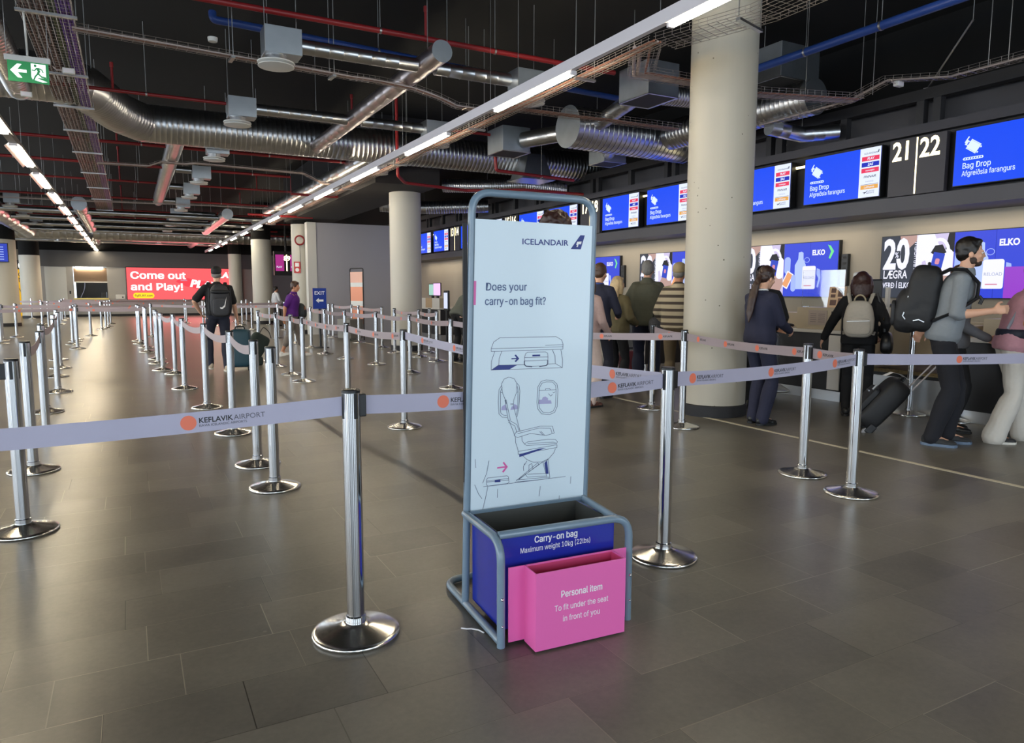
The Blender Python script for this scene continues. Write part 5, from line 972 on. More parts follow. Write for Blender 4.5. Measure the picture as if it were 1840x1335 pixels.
def loft(mb, secs, n=24):
    vs = []; fs = []
    for c, x, y, rx, ry in secs:
        for j in range(n): a = 2*PI*j/n; ca, sa = math.cos(a), math.sin(a); e = 0.85; vs.append(c + x*(rx*math.copysign(abs(ca)**e, ca)) + y*(ry*math.copysign(abs(sa)**e, sa)))
    k = len(secs)
    for i in range(k-1):
        for j in range(n): j2 = (j+1) % n; fs.append((i*n+j, i*n+j2, (i+1)*n+j2, (i+1)*n+j))
    fs += [tuple(reversed(range(n))), tuple(range((k-1)*n, k*n))]; mb.add(vs, fs)
IRIS = mat('iris_brown', '2a1c14', 0.2); EYEW = mat('eye_white', 'e6e2dc', 0.25); LIP = mat('lip_rose', 'b5776b', 0.5)
TS = ((-0.1, 0.150, 0.10), (0.0, 0.172, 0.118), (0.14, 0.165, 0.112), (0.3, 0.145, 0.104), (0.5, 0.155, 0.112), (0.7, 0.17, 0.115), (0.84, 0.148, 0.098), (0.92, 0.100, 0.076), (1.0, 0.066, 0.062))
def person(label, loc, rotz, H, skin='fair', pel=(0, 0, 0.93), spine=(0, 0.0), neck=None, hy=0.0, hp=0.0, wR=None, wL=None, eR=(0.5, -1, 0), eL=(-0.5, -1, 0), fR=(0.10, 0, 0.085), fL=(-0.10, 0, 0.085), kR=(0.15, 1, 0), kL=(-0.15, 1, 0), yR=0.1, yL=-0.1, pR=0.0, pL=0.0,
           fat=1.0, chest=1.0, near=False, curl=(0.55, 0.55), hair=None, hairm=None, top=None, topm=None, bot='trousers', botm=None, shoem=None, solem=None, hem=-0.05, sleeve=1.0, botlen=1.0, flare=0.0, beard=None, cap=None, disp=0.012, collar=None, cuff=None, loose=0.018, shw=0.0, boxy=0.0):
    t = thing('person', label, 'person', loc, rotz); t.scale = (H/1.75,)*3
    vx = 0.008 if near else 0.011
    P = Vector(pel); Nk = Vector(neck) if neck else Vector((spine[0], spine[1], 1.46)) + Vector((0, 0, P.z-0.93))
    mid = P.lerp(Nk, 0.5) + Vector((0, -0.015, 0))
    def sp(q):
        if q < 0: return P + (P-mid).normalized()*(-q)*0.53
        return P*(1-q)**2 + mid*2*q*(1-q) + Nk*q*q
    def secs(off=0.0, q0=-2, q1=2, mul=1.0):
        out = []
        for q, rx, ry in TS:
            if q < q0-1e-6 or q > q1+1e-6: continue
            a = sp(max(-0.1, q-0.03)); b = sp(min(1, q+0.03)); T = (b-a).normalized(); X = Vector((1, 0, 0)); X = (X - X.dot(T)*T).normalized(); Y = T.cross(X)
            f = fat if q < 0.6 else (fat+1)/2*chest
            out.append((sp(q), X, Y, rx*f*mul+off, ry*f*mul+off))
        return out
    up = (Nk-P).normalized(); shc = sp(0.88); SR = shc + Vector((0.165+shw, 0, 0)) + up*-0.012; SL = shc + Vector((-0.165-shw, 0, 0)) + up*-0.012
    wR = Vector(wR) if wR else Vector((0.25, 0.03, 0.86)); wL = Vector(wL) if wL else Vector((-0.25, 0.03, 0.86))
    ER, WR = ik(SR, wR, 0.285, 0.255, eR); EL, WL = ik(SL, wL, 0.285, 0.255, eL)
    HR = P + Vector((0.092, 0, -0.02)); HL = P + Vector((-0.092, 0, -0.02))
    KR, AR = ik(HR, fR, 0.435, 0.415, kR); KL, AL = ik(HL, fL, 0.435, 0.415, kL)
    # body: one continuous skin
    b = MB(); loft(b, secs(-0.006))
    for S, E, W_ in ((SR, ER, WR), (SL, EL, WL)):
        p, r = limb(S, E, W_, 0.05*fat**0.5, 0.039*fat**0.5, 0.026, 5, 0.004); capsule(b, p, r)
    for Hh, K, A in ((HR, KR, AR), (HL, KL, AL)):
        p, r = limb(Hh, K, A, 0.082*fat, 0.052, 0.036, 5, 0.012); capsule(b, p, r)
    for A, yw, pt in ((AR, yR, pR), (AL, yL, pL)):
        M = Matrix.Rotation(-yw, 3, 'Z') @ Matrix.Rotation(-pt, 3, 'X'); capsule(b, [A, A + M @ Vector((0, 0.06, -0.035)), A + M @ Vector((0, 0.13, -0.052))], [0.034, 0.032, 0.024])
    def palmn(W_, E): d = (W_-E).normalized(); return d
    dR = palmn(WR, ER); dL = palmn(WL, EL)
    hand(b, WR, dR, Vector((-1, 0.15, -0.1)), 1, curl[0], 1.0); hand(b, WL, dL, Vector((1, 0.15, -0.1)), -1, curl[1], 1.0)
    HM = Matrix.Rotation(hy, 3, 'Z') @ Matrix.Rotation(hp, 3, 'X'); hd = Nk + Vector((0, 0.015, 0.0)) + HM @ Vector((0, 0.012, 0.150)); s = 0.93
    Hp = lambda x, y, z: hd + HM @ (Vector((x, y, z))*s)
    def el(mb, c, r): mb.sphere(Hp(*c), tuple(q*s for q in r), 18, 12, R=HM)
    capsule(b, [sp(0.95), Nk + Vector((0, 0.005, 0.03)), Hp(0, -0.012, -0.05)], [0.06*chest, 0.052*chest, 0.052])
    for c, r in (((0, -0.012, 0.035), (0.077, 0.097, 0.095)), ((0, 0.03, -0.035), (0.063, 0.066, 0.085)), ((0, 0.052, -0.092), (0.036, 0.036, 0.03)), ((0, 0.098, -0.03), (0.014, 0.021, 0.016)), ((0, 0.093, -0.012), (0.009, 0.016, 0.032)), ((0.079, -0.008, -0.02), (0.011, 0.022, 0.033)), ((-0.079, -0.008, -0.02), (0.011, 0.022, 0.033)), ((0, 0.088, -0.066), (0.024, 0.013, 0.012)), ((0.03, 0.082, 0.012), (0.024, 0.014, 0.009)), ((-0.03, 0.082, 0.012), (0.024, 0.014, 0.009)), ((0.045, 0.06, -0.03), (0.025, 0.025, 0.025)), ((-0.045, 0.06, -0.03), (0.025, 0.025, 0.025))): el(b, c, r)
    body = bake(b, 'body', SKIN[skin], t, vx, 2)
    for sx in (1, -1):
        e = MB(); el(e, (sx*0.031, 0.083, -0.004), (0.0125, 0.011, 0.0085)); eo = e.build('eye', EYEW, t); e = MB(); el(e, (sx*0.031, 0.0915, -0.004), (0.006, 0.004, 0.006)); e.build('iris', IRIS, eo)
    # lower clothing
    c = MB(); loft(c, secs(0.008, -1, 0.31))
    full = botlen >= 0.98
    for Hh, K, A in ((HR, KR, AR), (HL, KL, AL)):
        end = K.lerp(A, min(1.0, max(0, (botlen-0.5)*2))) + Vector((0, 0, -0.02 if full else 0)); p, r = limb(Hh, K, end, 0.094*fat, 0.066+flare*0.25, 0.052+flare, 6, 0.010); capsule(c, [Hh.lerp(P, 0.35)] + p[1:], r)
    bake(c, bot, botm, t, vx+0.002, 3, disp*0.9, 0.10)
    # shoes
    sh_ = shoem or black
    for A, yw, pt in ((AR, yR, pR), (AL, yL, pL)):
        M = Matrix.Rotation(-yw, 3, 'Z') @ Matrix.Rotation(-pt, 3, 'X'); q = MB()
        for cc, r in (((0, -0.025, -0.035), (0.042, 0.052, 0.055)), ((0, 0.05, -0.048), (0.043, 0.08, 0.04)), ((0, 0.125, -0.056), (0.047, 0.065, 0.03)), ((0, 0.0, 0.0), (0.045, 0.052, 0.035))): q.sphere(A + M @ Vector(cc), r, 16, 10, R=M)
        so = bake(q, 'shoe', sh_, t, 0.009, 3)
        q = MB(); out = [(0.044*math.cos(k*PI/8), -0.03+0.05*math.sin(k*PI/8)) for k in range(8, 17)] + [(0.047, 0.05), (0.05, 0.12), (0.036, 0.175), (0.0, 0.194), (-0.036, 0.175), (-0.05, 0.12), (-0.047, 0.05)]
        M4 = Matrix.Translation(A) @ M.to_4x4(); q.prism(out, -0.086, -0.062, M4); q.build('sole', solem or black, so, smooth=False, bevel=0.004)
    # upper clothing
    ts = secs(loose, max(-0.1, hem), 0.93)
    if boxy: ts = [(a_, x_, y_, max(rx_, boxy*fat) if i_ < len(ts)-3 else rx_, max(ry_, boxy*0.68*fat) if i_ < len(ts)-3 else ry_) for i_, (a_, x_, y_, rx_, ry_) in enumerate(ts)]
    c = MB(); loft(c, ts)

    if hem < -0.1:
        S0 = secs(loose, -0.1, -0.1)[0]; dn = (P-Nk).normalized(); loft(c, [(S0[0]+dn*(-hem-0.1), S0[1], S0[2], S0[3]+0.012, S0[4]+0.012), (S0[0], S0[1], S0[2], S0[3]+0.006, S0[4]+0.006)])
    capsule(c, [sp(0.86), sp(0.93)], [0.10*chest+loose*0.5, 0.075*chest+loose*0.5])
    for S, E, W_ in ((SR, ER, WR), (SL, EL, WL)):
        if sleeve <= 0.5: e1 = S.lerp(E, sleeve*2); pts = [sp(0.88).lerp(S, 0.6), S, S.lerp(e1, 0.5), e1]; rr = [0.07, 0.062+loose*0.4, 0.056+loose*0.6, 0.054+loose*0.8]
        else:
            pts, rr = limb(S, E, E.lerp(W_, (sleeve-0.5)*2), 0.058*fat**0.5+loose*0.4, 0.048*fat**0.5+loose*0.4, 0.037+loose*0.3, 5); pts = [sp(0.88).lerp(S, 0.6)] + pts; rr = [0.07] + rr
        capsule(c, pts, rr)
    tp = bake(c, top or 'shirt', topm, t, vx+0.002, 7, disp, 0.13)
    if collar:
        q = MB(); cc = Nk + Vector((0, 0.0, -0.005)); q.lathe([(0.072*chest, -0.03), (0.066*chest, 0.015), (0.06*chest, 0.03), (0.056*chest, 0.026), (0.062*chest, -0.03)], 24, Matrix.Translation(cc) @ Matrix.Diagonal((1, 1.05, 1, 1))); q.build('collar', collar, tp)
    if cuff:
        for E, W_ in ((ER, WR), (EL, WL)): MB().tube([E.lerp(W_, 0.93), E.lerp(W_, 1.04)], 0.035, 14).build('cuff', cuff, tp)
    # hair
    if hair:
        q = MB(); hm = hairm
        if hair != 'rim':
            el(q, (0, -0.022, 0.048), (0.086, 0.103, 0.098)); el(q, (0, -0.055, -0.005), (0.078, 0.06, 0.075)); el(q, (0.07, -0.005, 0.02), (0.017, 0.045, 0.05)); el(q, (-0.07, -0.005, 0.02), (0.017, 0.045, 0.05)); el(q, (0, 0.045, 0.098), (0.062, 0.04, 0.026))
        if hair == 'rim': el(q, (0, -0.055, -0.01), (0.08, 0.055, 0.06)); el(q, (0.074, -0.01, 0.0), (0.012, 0.04, 0.03)); el(q, (-0.074, -0.01, 0.0), (0.012, 0.04, 0.03))
        if hair in ('bob', 'long'):
            for sx in (1, -1): capsule(q, [Hp(sx*0.075, -0.025, 0.05), Hp(sx*0.095, -0.025, -0.05), Hp(sx*0.095, -0.02, -0.13)], [0.036, 0.042, 0.032])
            capsule(q, [Hp(0, -0.06, 0.03), Hp(0, -0.085, -0.05), Hp(0, -0.09, -0.15)], [0.08, 0.085, 0.075], flat=(0.6, 1.3), up=HM @ Vector((0, 1, 0)))
        if hair == 'long':
            for sx in (-0.05, 0, 0.05): capsule(q, [Hp(sx*1.2, -0.085, -0.08), Hp(sx*1.5, -0.10, -0.2), Hp(sx*1.3, -0.11, -0.30)], [0.042, 0.04, 0.018])
        if hair == 'pony':
            el(q, (0.0, -0.105, 0.02), (0.035, 0.03, 0.035)); capsule(q, [Hp(0.0, -0.11, 0.0), Hp(0.01, -0.15, -0.12), Hp(0.015, -0.165, -0.3), Hp(0.02, -0.16, -0.46), Hp(0.03, -0.15, -0.56)], [0.03, 0.042, 0.045, 0.036, 0.012], flat=(0.7, 1.1))
        if hair == 'bun': el(q, (0, -0.115, 0.09), (0.04, 0.035, 0.04))
        if hair == 'curly': el(q, (0, -0.02, 0.07), (0.105, 0.115, 0.10)); el(q, (0, -0.06, -0.01), (0.10, 0.07, 0.08))
        bake(q, 'hair', hm, t, 0.009, 2, 0.03 if hair == 'curly' else 0.009, 0.03 if hair == 'curly' else 0.025)
    if beard:
        q = MB(); el(q, (0, 0.05, -0.088), (0.045, 0.043, 0.037)); el(q, (0.05, 0.015, -0.062), (0.016, 0.03, 0.04)); el(q, (-0.05, 0.015, -0.062), (0.016, 0.03, 0.04)); el(q, (0, 0.091, -0.052), (0.03, 0.011, 0.006)); bake(q, 'beard', beard, t, 0.007, 2, 0.006, 0.02)
    if cap:
        q = MB(); el(q, (0, -0.015, 0.068), (0.091, 0.11, 0.086)); el(q, (0, -0.05, 0.035), (0.086, 0.075, 0.05)); el(q, (0, 0.125, 0.05), (0.062, 0.075, 0.008)); bake(q, 'cap', cap, t, 0.007, 2)
    t['_'] = 0; del t['_']
    return t
def held(name, label, cat, per, M=None):
    """a carried thing: own top-level object placed in the frame of the person who carries it"""
    o = thing(name, label, cat, per.location, per.rotation_euler.z); o.scale = per.scale; return o
def rbox(mb, c, sx, sy, sz, e=4.0, n=20, m=14, R=None, taper=0.0):
    """rounded box (superellipsoid)"""
    c = Vector(c); vs = []; fs = []
    pw = lambda v: math.copysign(abs(v)**(2/e), v)
    for j in range(m+1):
        t = -PI/2 + PI*j/m
        for i in range(n):
            a = 2*PI*i/n; z = pw(math.sin(t)); k = 1 - taper*max(0, z); p = Vector((sx*pw(math.cos(t))*pw(math.cos(a))*k, sy*pw(math.cos(t))*pw(math.sin(a))*k, sz*z)); vs.append(c + (R @ p if R else p))
    for j in range(m):
        for i in range(n): i2 = (i+1) % n; fs.append((j*n+i, j*n+i2, (j+1)*n+i2, (j+1)*n+i))
    mb.add(vs, fs); return mb
def cloth(n, c, v=0.12, sc=40, r=0.85): return mat(n, c, r, var=v, scale=sc)
jean = cloth('dark_denim', '262a3b'); blk = cloth('black_cloth', '17171a'); navyc = cloth('navy_cloth', '23263a'); hblk = mat('hair_black', '17120f', 0.4, var=0.3, scale=60); hbrn = mat('hair_brown', '4a3222', 0.45, var=0.3, scale=60); hbld = mat('hair_blonde', 'c9b088', 0.5, var=0.2, scale=60); hgry = mat('hair_grey', '7d7a76', 0.6, var=0.25, scale=60); hwht = mat('white_rubber', 'd8d5cc', 0.6)
bagblk = cloth('black_nylon', '1a1b1e', 0.2, 60, 0.6)
def strap(o, pts, w=0.028, th=0.006, m=None, up=None, name='strap'): MB().tube(pts, w, 8, flat=(th/w, 1.0), up=up).build(name, m or bagblk, o)

# man with cap, walking away with a suitcase
p = person('man in black cap and black t-shirt walking away with a dark backpack', (1.33, 13.15, 0), 0.05, 1.80, 'fair', spine=(0.01, 0.03), hy=-0.35, wR=(0.33, 0.10, 0.80), wL=(-0.25, 0.14, 0.98), eR=(0.6, -1, 0), eL=(-1, -0.6, 0), fR=(0.09, -0.12, 0.085), fL=(-0.13, 0.10, 0.13), yL=-0.25, pL=-0.35, fat=1.06, near=False, topm=cloth('black_tshirt', '17171a'), sleeve=0.4, hem=0.0, botm=jean, hair='rim', hairm=hgry, cap=mat('black_cap', '121214', 0.7), shoem=mat('beige_shoe', 'b8a995', 0.7), solem=hwht, top='t_shirt', bot='jeans', shw=0.02)
b = held('backpack', 'dark grey backpack with a white curved tick mark, worn by the man with the cap', 'backpack', p)
rbox(MB(), (0, -0.235, 1.18), 0.165, 0.095, 0.27, 3.5, taper=0.2).build('main_body', cloth('grey_nylon', '2e2f33', 0.2, 50, 0.6), b); rbox(MB(), (0, -0.335, 1.08), 0.125, 0.03, 0.145, 4).build('front_pocket', cloth('grey_pocket', '38393e', 0.2, 50, 0.6), b); rbox(MB(), (0, -0.29, 1.325), 0.15, 0.06, 0.035, 3).build('top_band', bagblk, b)
for sx in (-1, 1): strap(b, [(sx*0.11, -0.17, 1.40), (sx*0.13, -0.02, 1.478), (sx*0.135, 0.12, 1.38), (sx*0.15, 0.135, 1.2), (sx*0.165, 0.0, 1.0), (sx*0.13, -0.16, 0.96)], up=(0, 0, 1)); strap(b, [(sx*0.16, -0.26, 1.38), (sx*0.17, -0.28, 1.1), (sx*0.16, -0.26, 0.96)], 0.012, 0.01, name='side_strap')
MB().prism([(-0.02,0.0),(-0.012,-0.03),(0.02,-0.032),(0.06,0.005),(0.085,0.16),(0.05,0.03),(0.02,0.0),(0.0,-0.006)], 0, 0.003, frame((0.0, -0.367, 1.08), (1, 0, 0), (0, 0, 1))).build('tick_mark', whitevinyl, b, smooth=False)
def suitcase(name, label, loc, rotz, w, d, h, m, handle=0.0, hm=None, ribs=6, tilt=0.0):
    t = thing(name, label, 'suitcase', loc, rotz); t.rotation_euler = (tilt, 0, rotz)
    rbox(MB(), (0, 0, 0.06+h/2), w/2, d/2, h/2, 7).build('shell', m, t)
    if ribs:
        q = MB()
        for k in range(ribs): x = -w*0.38 + w*0.76*k/(ribs-1); q.box(x-0.008, -d/2-0.006, 0.1, x+0.008, -d/2+0.02, h).box(x-0.008, d/2-0.02, 0.1, x+0.008, d/2+0.006, h)
        q.build('shell_ribs', m, t, smooth=False, bevel=0.004)
    MB().box(-w/2-0.002, -0.008, 0.1, w/2+0.002, 0.008, h+0.03).build('zip_band', black, t, smooth=False)
    for sx in (-1, 1):
        for sy in (-1, 1): wo = cyl((sx*w*0.4-0.012, sy*d*0.34, 0.025), (sx*w*0.4+0.012, sy*d*0.34, 0.025), 0.025, 14).build('wheel', black, t); MB().box(sx*w*0.4-0.018, sy*d*0.34-0.012, 0.03, sx*w*0.4+0.018, sy*d*0.34+0.012, 0.07).build('wheel_mount', black, t, smooth=False)
    if handle:
        for sx in (-1, 1): cyl((sx*w*0.24, d*0.38, h+0.04), (sx*w*0.24, d*0.38, h+handle), 0.008, 8).build('pull_rod', hm or steel, t)
        MB().tube(fillet([(-w*0.27, d*0.38, h+handle-0.02), (-w*0.27, d*0.38, h+handle+0.02), (w*0.27, d*0.38, h+handle+0.02), (w*0.27, d*0.38, h+handle-0.02)], 0.02), 0.013, 8).build('grip', black, t)
    else: MB().tube(fillet([(-0.08, 0, h+0.055), (-0.07, 0, h+0.1), (0.07, 0, h+0.1), (0.08, 0, h+0.055)], 0.02), 0.011, 8).build('grip', black, t)
    return t
suitcase('suitcase', 'teal hard shell suitcase rolled by the man with the black cap', (1.67, 13.12, 0), -0.25, 0.34, 0.25, 0.66, mat('teal_shell', '1e4250', 0.5), ribs=0)
ob2 = thing('tote_bag', 'dark green bag leaning behind the teal suitcase', 'bag', (2.05, 13.9, 0.0)); rbox(MB(), (0, 0, 0.36), 0.17, 0.1, 0.24, 5, R=Matrix.Rotation(0.55, 3, 'Y')).build('body', cloth('green_canvas', '35403a'), ob2); MB().box(-0.17, -0.1, 0.0, 0.1, 0.1, 0.16).build('base', cloth('green_canvas', '35403a'), ob2, smooth=False, bevel=0.03); MB().tube(fillet([(0.05, -0.1, 0.6), (0.12, -0.1, 0.72), (0.22, -0.1, 0.62), (0.25, -0.1, 0.5)], 0.05), 0.008, 6).build('handle', black, ob2)
# woman in purple
p = person('woman with short hair in a purple shirt and grey capri trousers', (3.0, 15.45, 0), -1.9, 1.60, 'tan', spine=(0, 0.07), hy=-0.2, hp=-0.1, wR=(0.24, -0.12, 0.90), wL=(-0.19, 0.24, 1.12), eL=(-1, -0.4, -0.4), fR=(0.09, -0.22, 0.10), fL=(-0.09, 0.24, 0.085), pR=-0.25, fat=1.24, chest=1.12, topm=cloth('purple_shirt', '5a1d7d'), sleeve=0.42, hem=-0.05, botm=cloth('taupe_cotton', '7d746c'), botlen=0.74, flare=0.022, hair='short', hairm=hbrn, shoem=mat('white_sneaker', 'd8d4cf', 0.6), solem=hwht, top='polo_shirt', bot='capri_trousers', collar=cloth('purple_shirt', '5a1d7d'))
b = held('shoulder_bag', 'black shoulder bag hanging at the front of the woman in purple', 'bag', p); rbox(MB(), (-0.2, 0.17, 1.04), 0.09, 0.16, 0.19, 3, taper=0.3).build('pouch', cloth('dark_leather', '1d2421', 0.3, 20, 0.45), b); strap(b, [(-0.2, 0.1, 1.2), (-0.16, 0.05, 1.42), (-0.13, 0.0, 1.50), (-0.14, -0.1, 1.42)], 0.018, 0.006, up=(1, 0, 0)); MB().tube([(-0.2, 0.26, 0.9), (-0.2, 0.3, 0.78), (-0.2, 0.25, 0.68)], 0.008, 6).build('tassel', black, b)
# far person in white
person('small distant person in a white top, left of the woman in purple', (5.1, 29.2, 0), -1.2, 1.57, 'mid', topm=cloth('white_shirt', 'c9cbd2'), botm=blk, hair='bun', hairm=hblk, top='shirt', wR=(0.2, 0.25, 1.0))
# curly haired person behind the stand
person('person with dark curly hair, standing hidden behind the white sign panel', (2.5, 4.05, 0), -0.1, 1.90, 'mid', near=False, wR=(0.13, 0.22, 1.02), wL=(-0.13, 0.22, 1.02), eR=(0.4, -1, -0.3), eL=(-0.4, -1, -0.3), topm=cloth('charcoal_top', '2b2c30'), botm=blk, hair='curly', hairm=mat('hair_dark_curly', '321a14', 0.5, var=0.5, scale=40), fat=0.92)
# navy uniformed person right of the stand
p = person('person in navy uniform with brown hair and blue scarf, right beside the bag sizer', (5.35, 7.6, 0), -1.05, 1.76, 'fair', near=False, hp=-0.1, wR=(0.16, 0.27, 1.06), wL=(-0.16, 0.27, 1.06), topm=navyc, botm=cloth('navy_trouser', '1c1e2c'), hair='short', hairm=hbrn, top='jacket', collar=mat('blue_scarf', '2c3f86', 0.6), fat=0.95)
# pale trousers
person('person in pale trousers and brown shoes, mostly hidden by the bag sizer', (4.80, 7.05, 0), -1.3, 1.62, 'fair', wR=(0.2, 0.2, 0.95), topm=cloth('rose_top', 'a98f88'), botm=cloth('pale_pink_cotton', 'c9b3a8'), hair='bob', hairm=hbrn, shoem=mat('brown_leather', '5e3a30', 0.5), fat=1.0)
# blonde
person('woman with long blonde hair in an olive bomber jacket', (5.95, 8.02, 0), -1.35, 1.605, 'fair', hy=-0.2, wR=(0.2, 0.22, 1.04), wL=(-0.18, 0.24, 1.04), topm=cloth('olive_nylon', '6a6145', 0.15, 12), loose=0.04, hem=-0.1, botm=blk, boxy=0.205, hair='long', hairm=hbld, top='bomber_jacket', disp=0.03, fat=1.02)
# olive jacket man
person('grey haired man in a wide olive grey jacket seen from behind', (6.42, 7.95, 0), -0.8, 1.83, 'fair', wR=(0.22, 0.2, 1.0), wL=(-0.25, 0.16, 0.98), topm=cloth('olive_wool', '56574a', 0.12, 30), loose=0.045, hem=-0.1, botm=navyc, hair='short', hairm=hgry, top='jacket', disp=0.02, fat=1.14, chest=1.0, flare=0.03, shw=-0.015, boxy=0.205)
hb = thing('handbag', 'black and white speckled handbag carried beside the man in the olive jacket', 'bag', (6.1, 7.3, 0.84), -0.7); rbox(MB(), (0, 0, 0.1), 0.13, 0.06, 0.12, 3).build('pouch', mat('speckled_cloth', '3d3d42', 0.7, var=0.9, scale=45), hb); MB().tube([(-0.08, 0, 0.19), (-0.05, 0, 0.33), (0.05, 0, 0.33), (0.08, 0, 0.19)], 0.008, 6).build('handle', black, hb)
# striped sweater man
def stripes():
    m = mat('striped_knit', 'c2b59a', 0.9); nt = m.node_tree; tc = nt.nodes.new('ShaderNodeTexCoord'); sp = nt.nodes.new('ShaderNodeSeparateXYZ'); nt.links.new(tc.outputs['Object'], sp.inputs[0])
    a = nt.nodes.new('ShaderNodeMath'); a.operation = 'MULTIPLY'; a.inputs[1].default_value = 11.5; nt.links.new(sp.outputs[2], a.inputs[0]); f = nt.nodes.new('ShaderNodeMath'); f.operation = 'FRACT'; nt.links.new(a.outputs[0], f.inputs[0])
    l = nt.nodes.new('ShaderNodeMath'); l.operation = 'LESS_THAN'; l.inputs[1].default_value = 0.42; nt.links.new(f.outputs[0], l.inputs[0])
    x = nt.nodes.new('ShaderNodeMix'); x.data_type = 'RGBA'; nt.links.new(l.outputs[0], x.inputs[0]); x.inputs[6].default_value = rgb('b5a78c'); x.inputs[7].default_value = rgb('4a4038'); nt.links.new(x.outputs[2], nt.nodes['Principled BSDF'].inputs['Base Color']); return m
person('man in a beige cap and striped sweater, half hidden by the large concrete column', (6.14, 6.98, 0), -0.95, 1.755, 'tan', wR=(0.22, 0.2, 0.98), wL=(-0.22, 0.2, 0.98), topm=stripes(), loose=0.035, shw=-0.015, boxy=0.195, hem=-0.05, botm=cloth('khaki_cotton', '6b5c45'), cap=mat('beige_cap', 'a8946f', 0.8), hair='rim', hairm=hgry, top='sweater', bot='trousers', collar=cloth('white_collar', 'd8d6d0'), fat=1.08, shoem=mat('dark_sneaker', '3a352f', 0.7), solem=hwht, disp=0.014)
# suit woman
p = person('woman in a navy suit with a long brown ponytail, right of the large column', (5.76, 5.28, 0), -1.6, 1.665, 'fair', near=True, hp=-0.25, wR=(0.10, 0.33, 1.03), wL=(-0.10, 0.33, 1.05), eR=(0.6, -0.8, -0.6), eL=(-0.6, -0.8, -0.6), fR=(0.08, 0.0, 0.085), fL=(-0.08, 0.03, 0.085), topm=cloth('navy_suit', '22243a', 0.1), botm=cloth('navy_suit', '22243a', 0.1), hair='pony', hairm=mat('hair_dark_brown', '33201a', 0.4, var=0.5, scale=30, stretch=(3, 3, 0.3)), collar=mat('white_cotton', 'dcdcdc', 0.6), cuff=mat('white_cotton', 'dcdcdc', 0.6), top='suit_jacket', hem=-0.1, flare=0.02, fat=1.02, disp=0.008)
person('person in dark clothes standing just behind the suited woman, mostly hidden by her', (6.55, 6.0, 0), -0.9, 1.70, 'mid', hy=-0.3, wR=(0.2, 0.22, 1.0), wL=(-0.15, 0.25, 1.05), topm=blk, botm=blk, hair='short', hairm=hblk, loose=0.03)
# woman with the beige backpack
p = person('dark haired woman in black with a beige backpack, reaching towards the desk', (7.12, 5.12, 0), -1.0, 1.62, 'fair', near=True, spine=(0, 0.02), wL=(-0.42, 0.20, 0.90), eL=(-1, -0.5, 0), wR=(0.24, 0.14, 0.98), hp=-0.1, topm=cloth('black_coat', '17171a'), loose=0.03, hem=-0.1, botm=blk, hair='bob', hairm=mat('hair_auburn', '351a17', 0.42, var=0.4, scale=30, stretch=(3, 3, 0.4)), boxy=0.2, top='coat', fat=1.0, curl=(0.5, 0.3))
b = held('backpack', 'beige zip backpack worn by the woman in black at the desk', 'backpack', p); beig = cloth('beige_nylon', 'b5aea2', 0.1, 30, 0.7)
rbox(MB(), (0, -0.235, 1.18), 0.165, 0.085, 0.215, 4, taper=0.22).build('main_body', beig, b); rbox(MB(), (0, -0.305, 1.10), 0.13, 0.025, 0.10, 4).build('front_pocket', beig, b); MB().tube([(-0.12, -0.332, 1.155), (0.12, -0.332, 1.165)], 0.004, 6).build('zip', steel, b)
MB().tube([(0.06*math.cos(a*PI/8), -0.2, 1.385+0.075*math.sin(a*PI/8)) for a in range(9)], 0.009, 8).build('carry_loop', mat('cream_strap', 'b8a98c', 0.7), b)
for sx in (-1, 1): strap(b, [(sx*0.10, -0.19, 1.36), (sx*0.13, -0.08, 1.475), (sx*0.135, 0.06, 1.45), (sx*0.145, 0.15, 1.3), (sx*0.17, 0.05, 1.08), (sx*0.15, -0.16, 1.0)], 0.022, 0.007, beig, up=(0, 0, 1))
b = held('handbag', 'black handbag with a gold ring on the right side of the woman in black', 'bag', p); rbox(MB(), (0.30, -0.02, 0.90), 0.07, 0.17, 0.13, 3.5, taper=0.25).build('pouch', mat('black_leather', '141416', 0.4), b); strap(b, [(0.27, -0.05, 1.03), (0.24, -0.06, 1.25), (0.17, -0.04, 1.478), (0.2, 0.1, 1.3), (0.28, 0.08, 1.03)], 0.015, 0.006, mat('black_leather', '141416', 0.4), up=(0, 1, 0)); MB().tube([(0.255, -0.095+0.018*math.cos(a*PI/8), 1.18+0.018*math.sin(a*PI/8)) for a in range(16)], 0.005, 6, closed=True).build('ring', mat('gold_metal', (0.75, 0.6, 0.3), 0.25, 1.0), b)
# man with the big black backpack
p = person('bearded man in a grey sweater with a large black backpack walking right', (6.475, 3.82, 0), -2.6, 1.88, 'fair', near=True, spine=(0, 0.13), hy=0.15, wR=(0.15, 0.33, 1.14), eR=(0.25, -1, -0.35), wL=(-0.46, -0.22, 0.86), eL=(-0.6, -1, 0.2), fR=(0.10, -0.03, 0.085), fL=(-0.09, 0.08, 0.085), pR=0.0, topm=cloth('grey_sweater', '7f858b', 0.08, 50), sleeve=0.62, hem=-0.1, botm=cloth('black_chino', '191a22'), hair='short', hairm=hblk, beard=mat('beard_brown', '3b2a22', 0.6, var=0.3, scale=60), shoem=mat('charcoal_sneaker', '2c2e30', 0.7), solem=mat('blue_grey_sole', '66788f', 0.6), top='sweater', fat=1.02, flare=0.015, collar=cloth('grey_sweater', '7f858b', 0.08, 50), curl=(0.9, 1.1))
b = held('backpack', 'large bulging black backpack worn by the bearded man', 'backpack', p); q = MB(); BR = Matrix.Rotation(-0.12, 3, 'X'); rbox(q, (0, -0.165, 1.235), 0.175, 0.13, 0.28, 4.5, taper=0.08, R=BR); rbox(q, (0, -0.265, 1.13), 0.155, 0.11, 0.19, 3, R=BR); bake(q, 'main_body', bagblk, b, 0.012, 3, 0.015, 0.1)
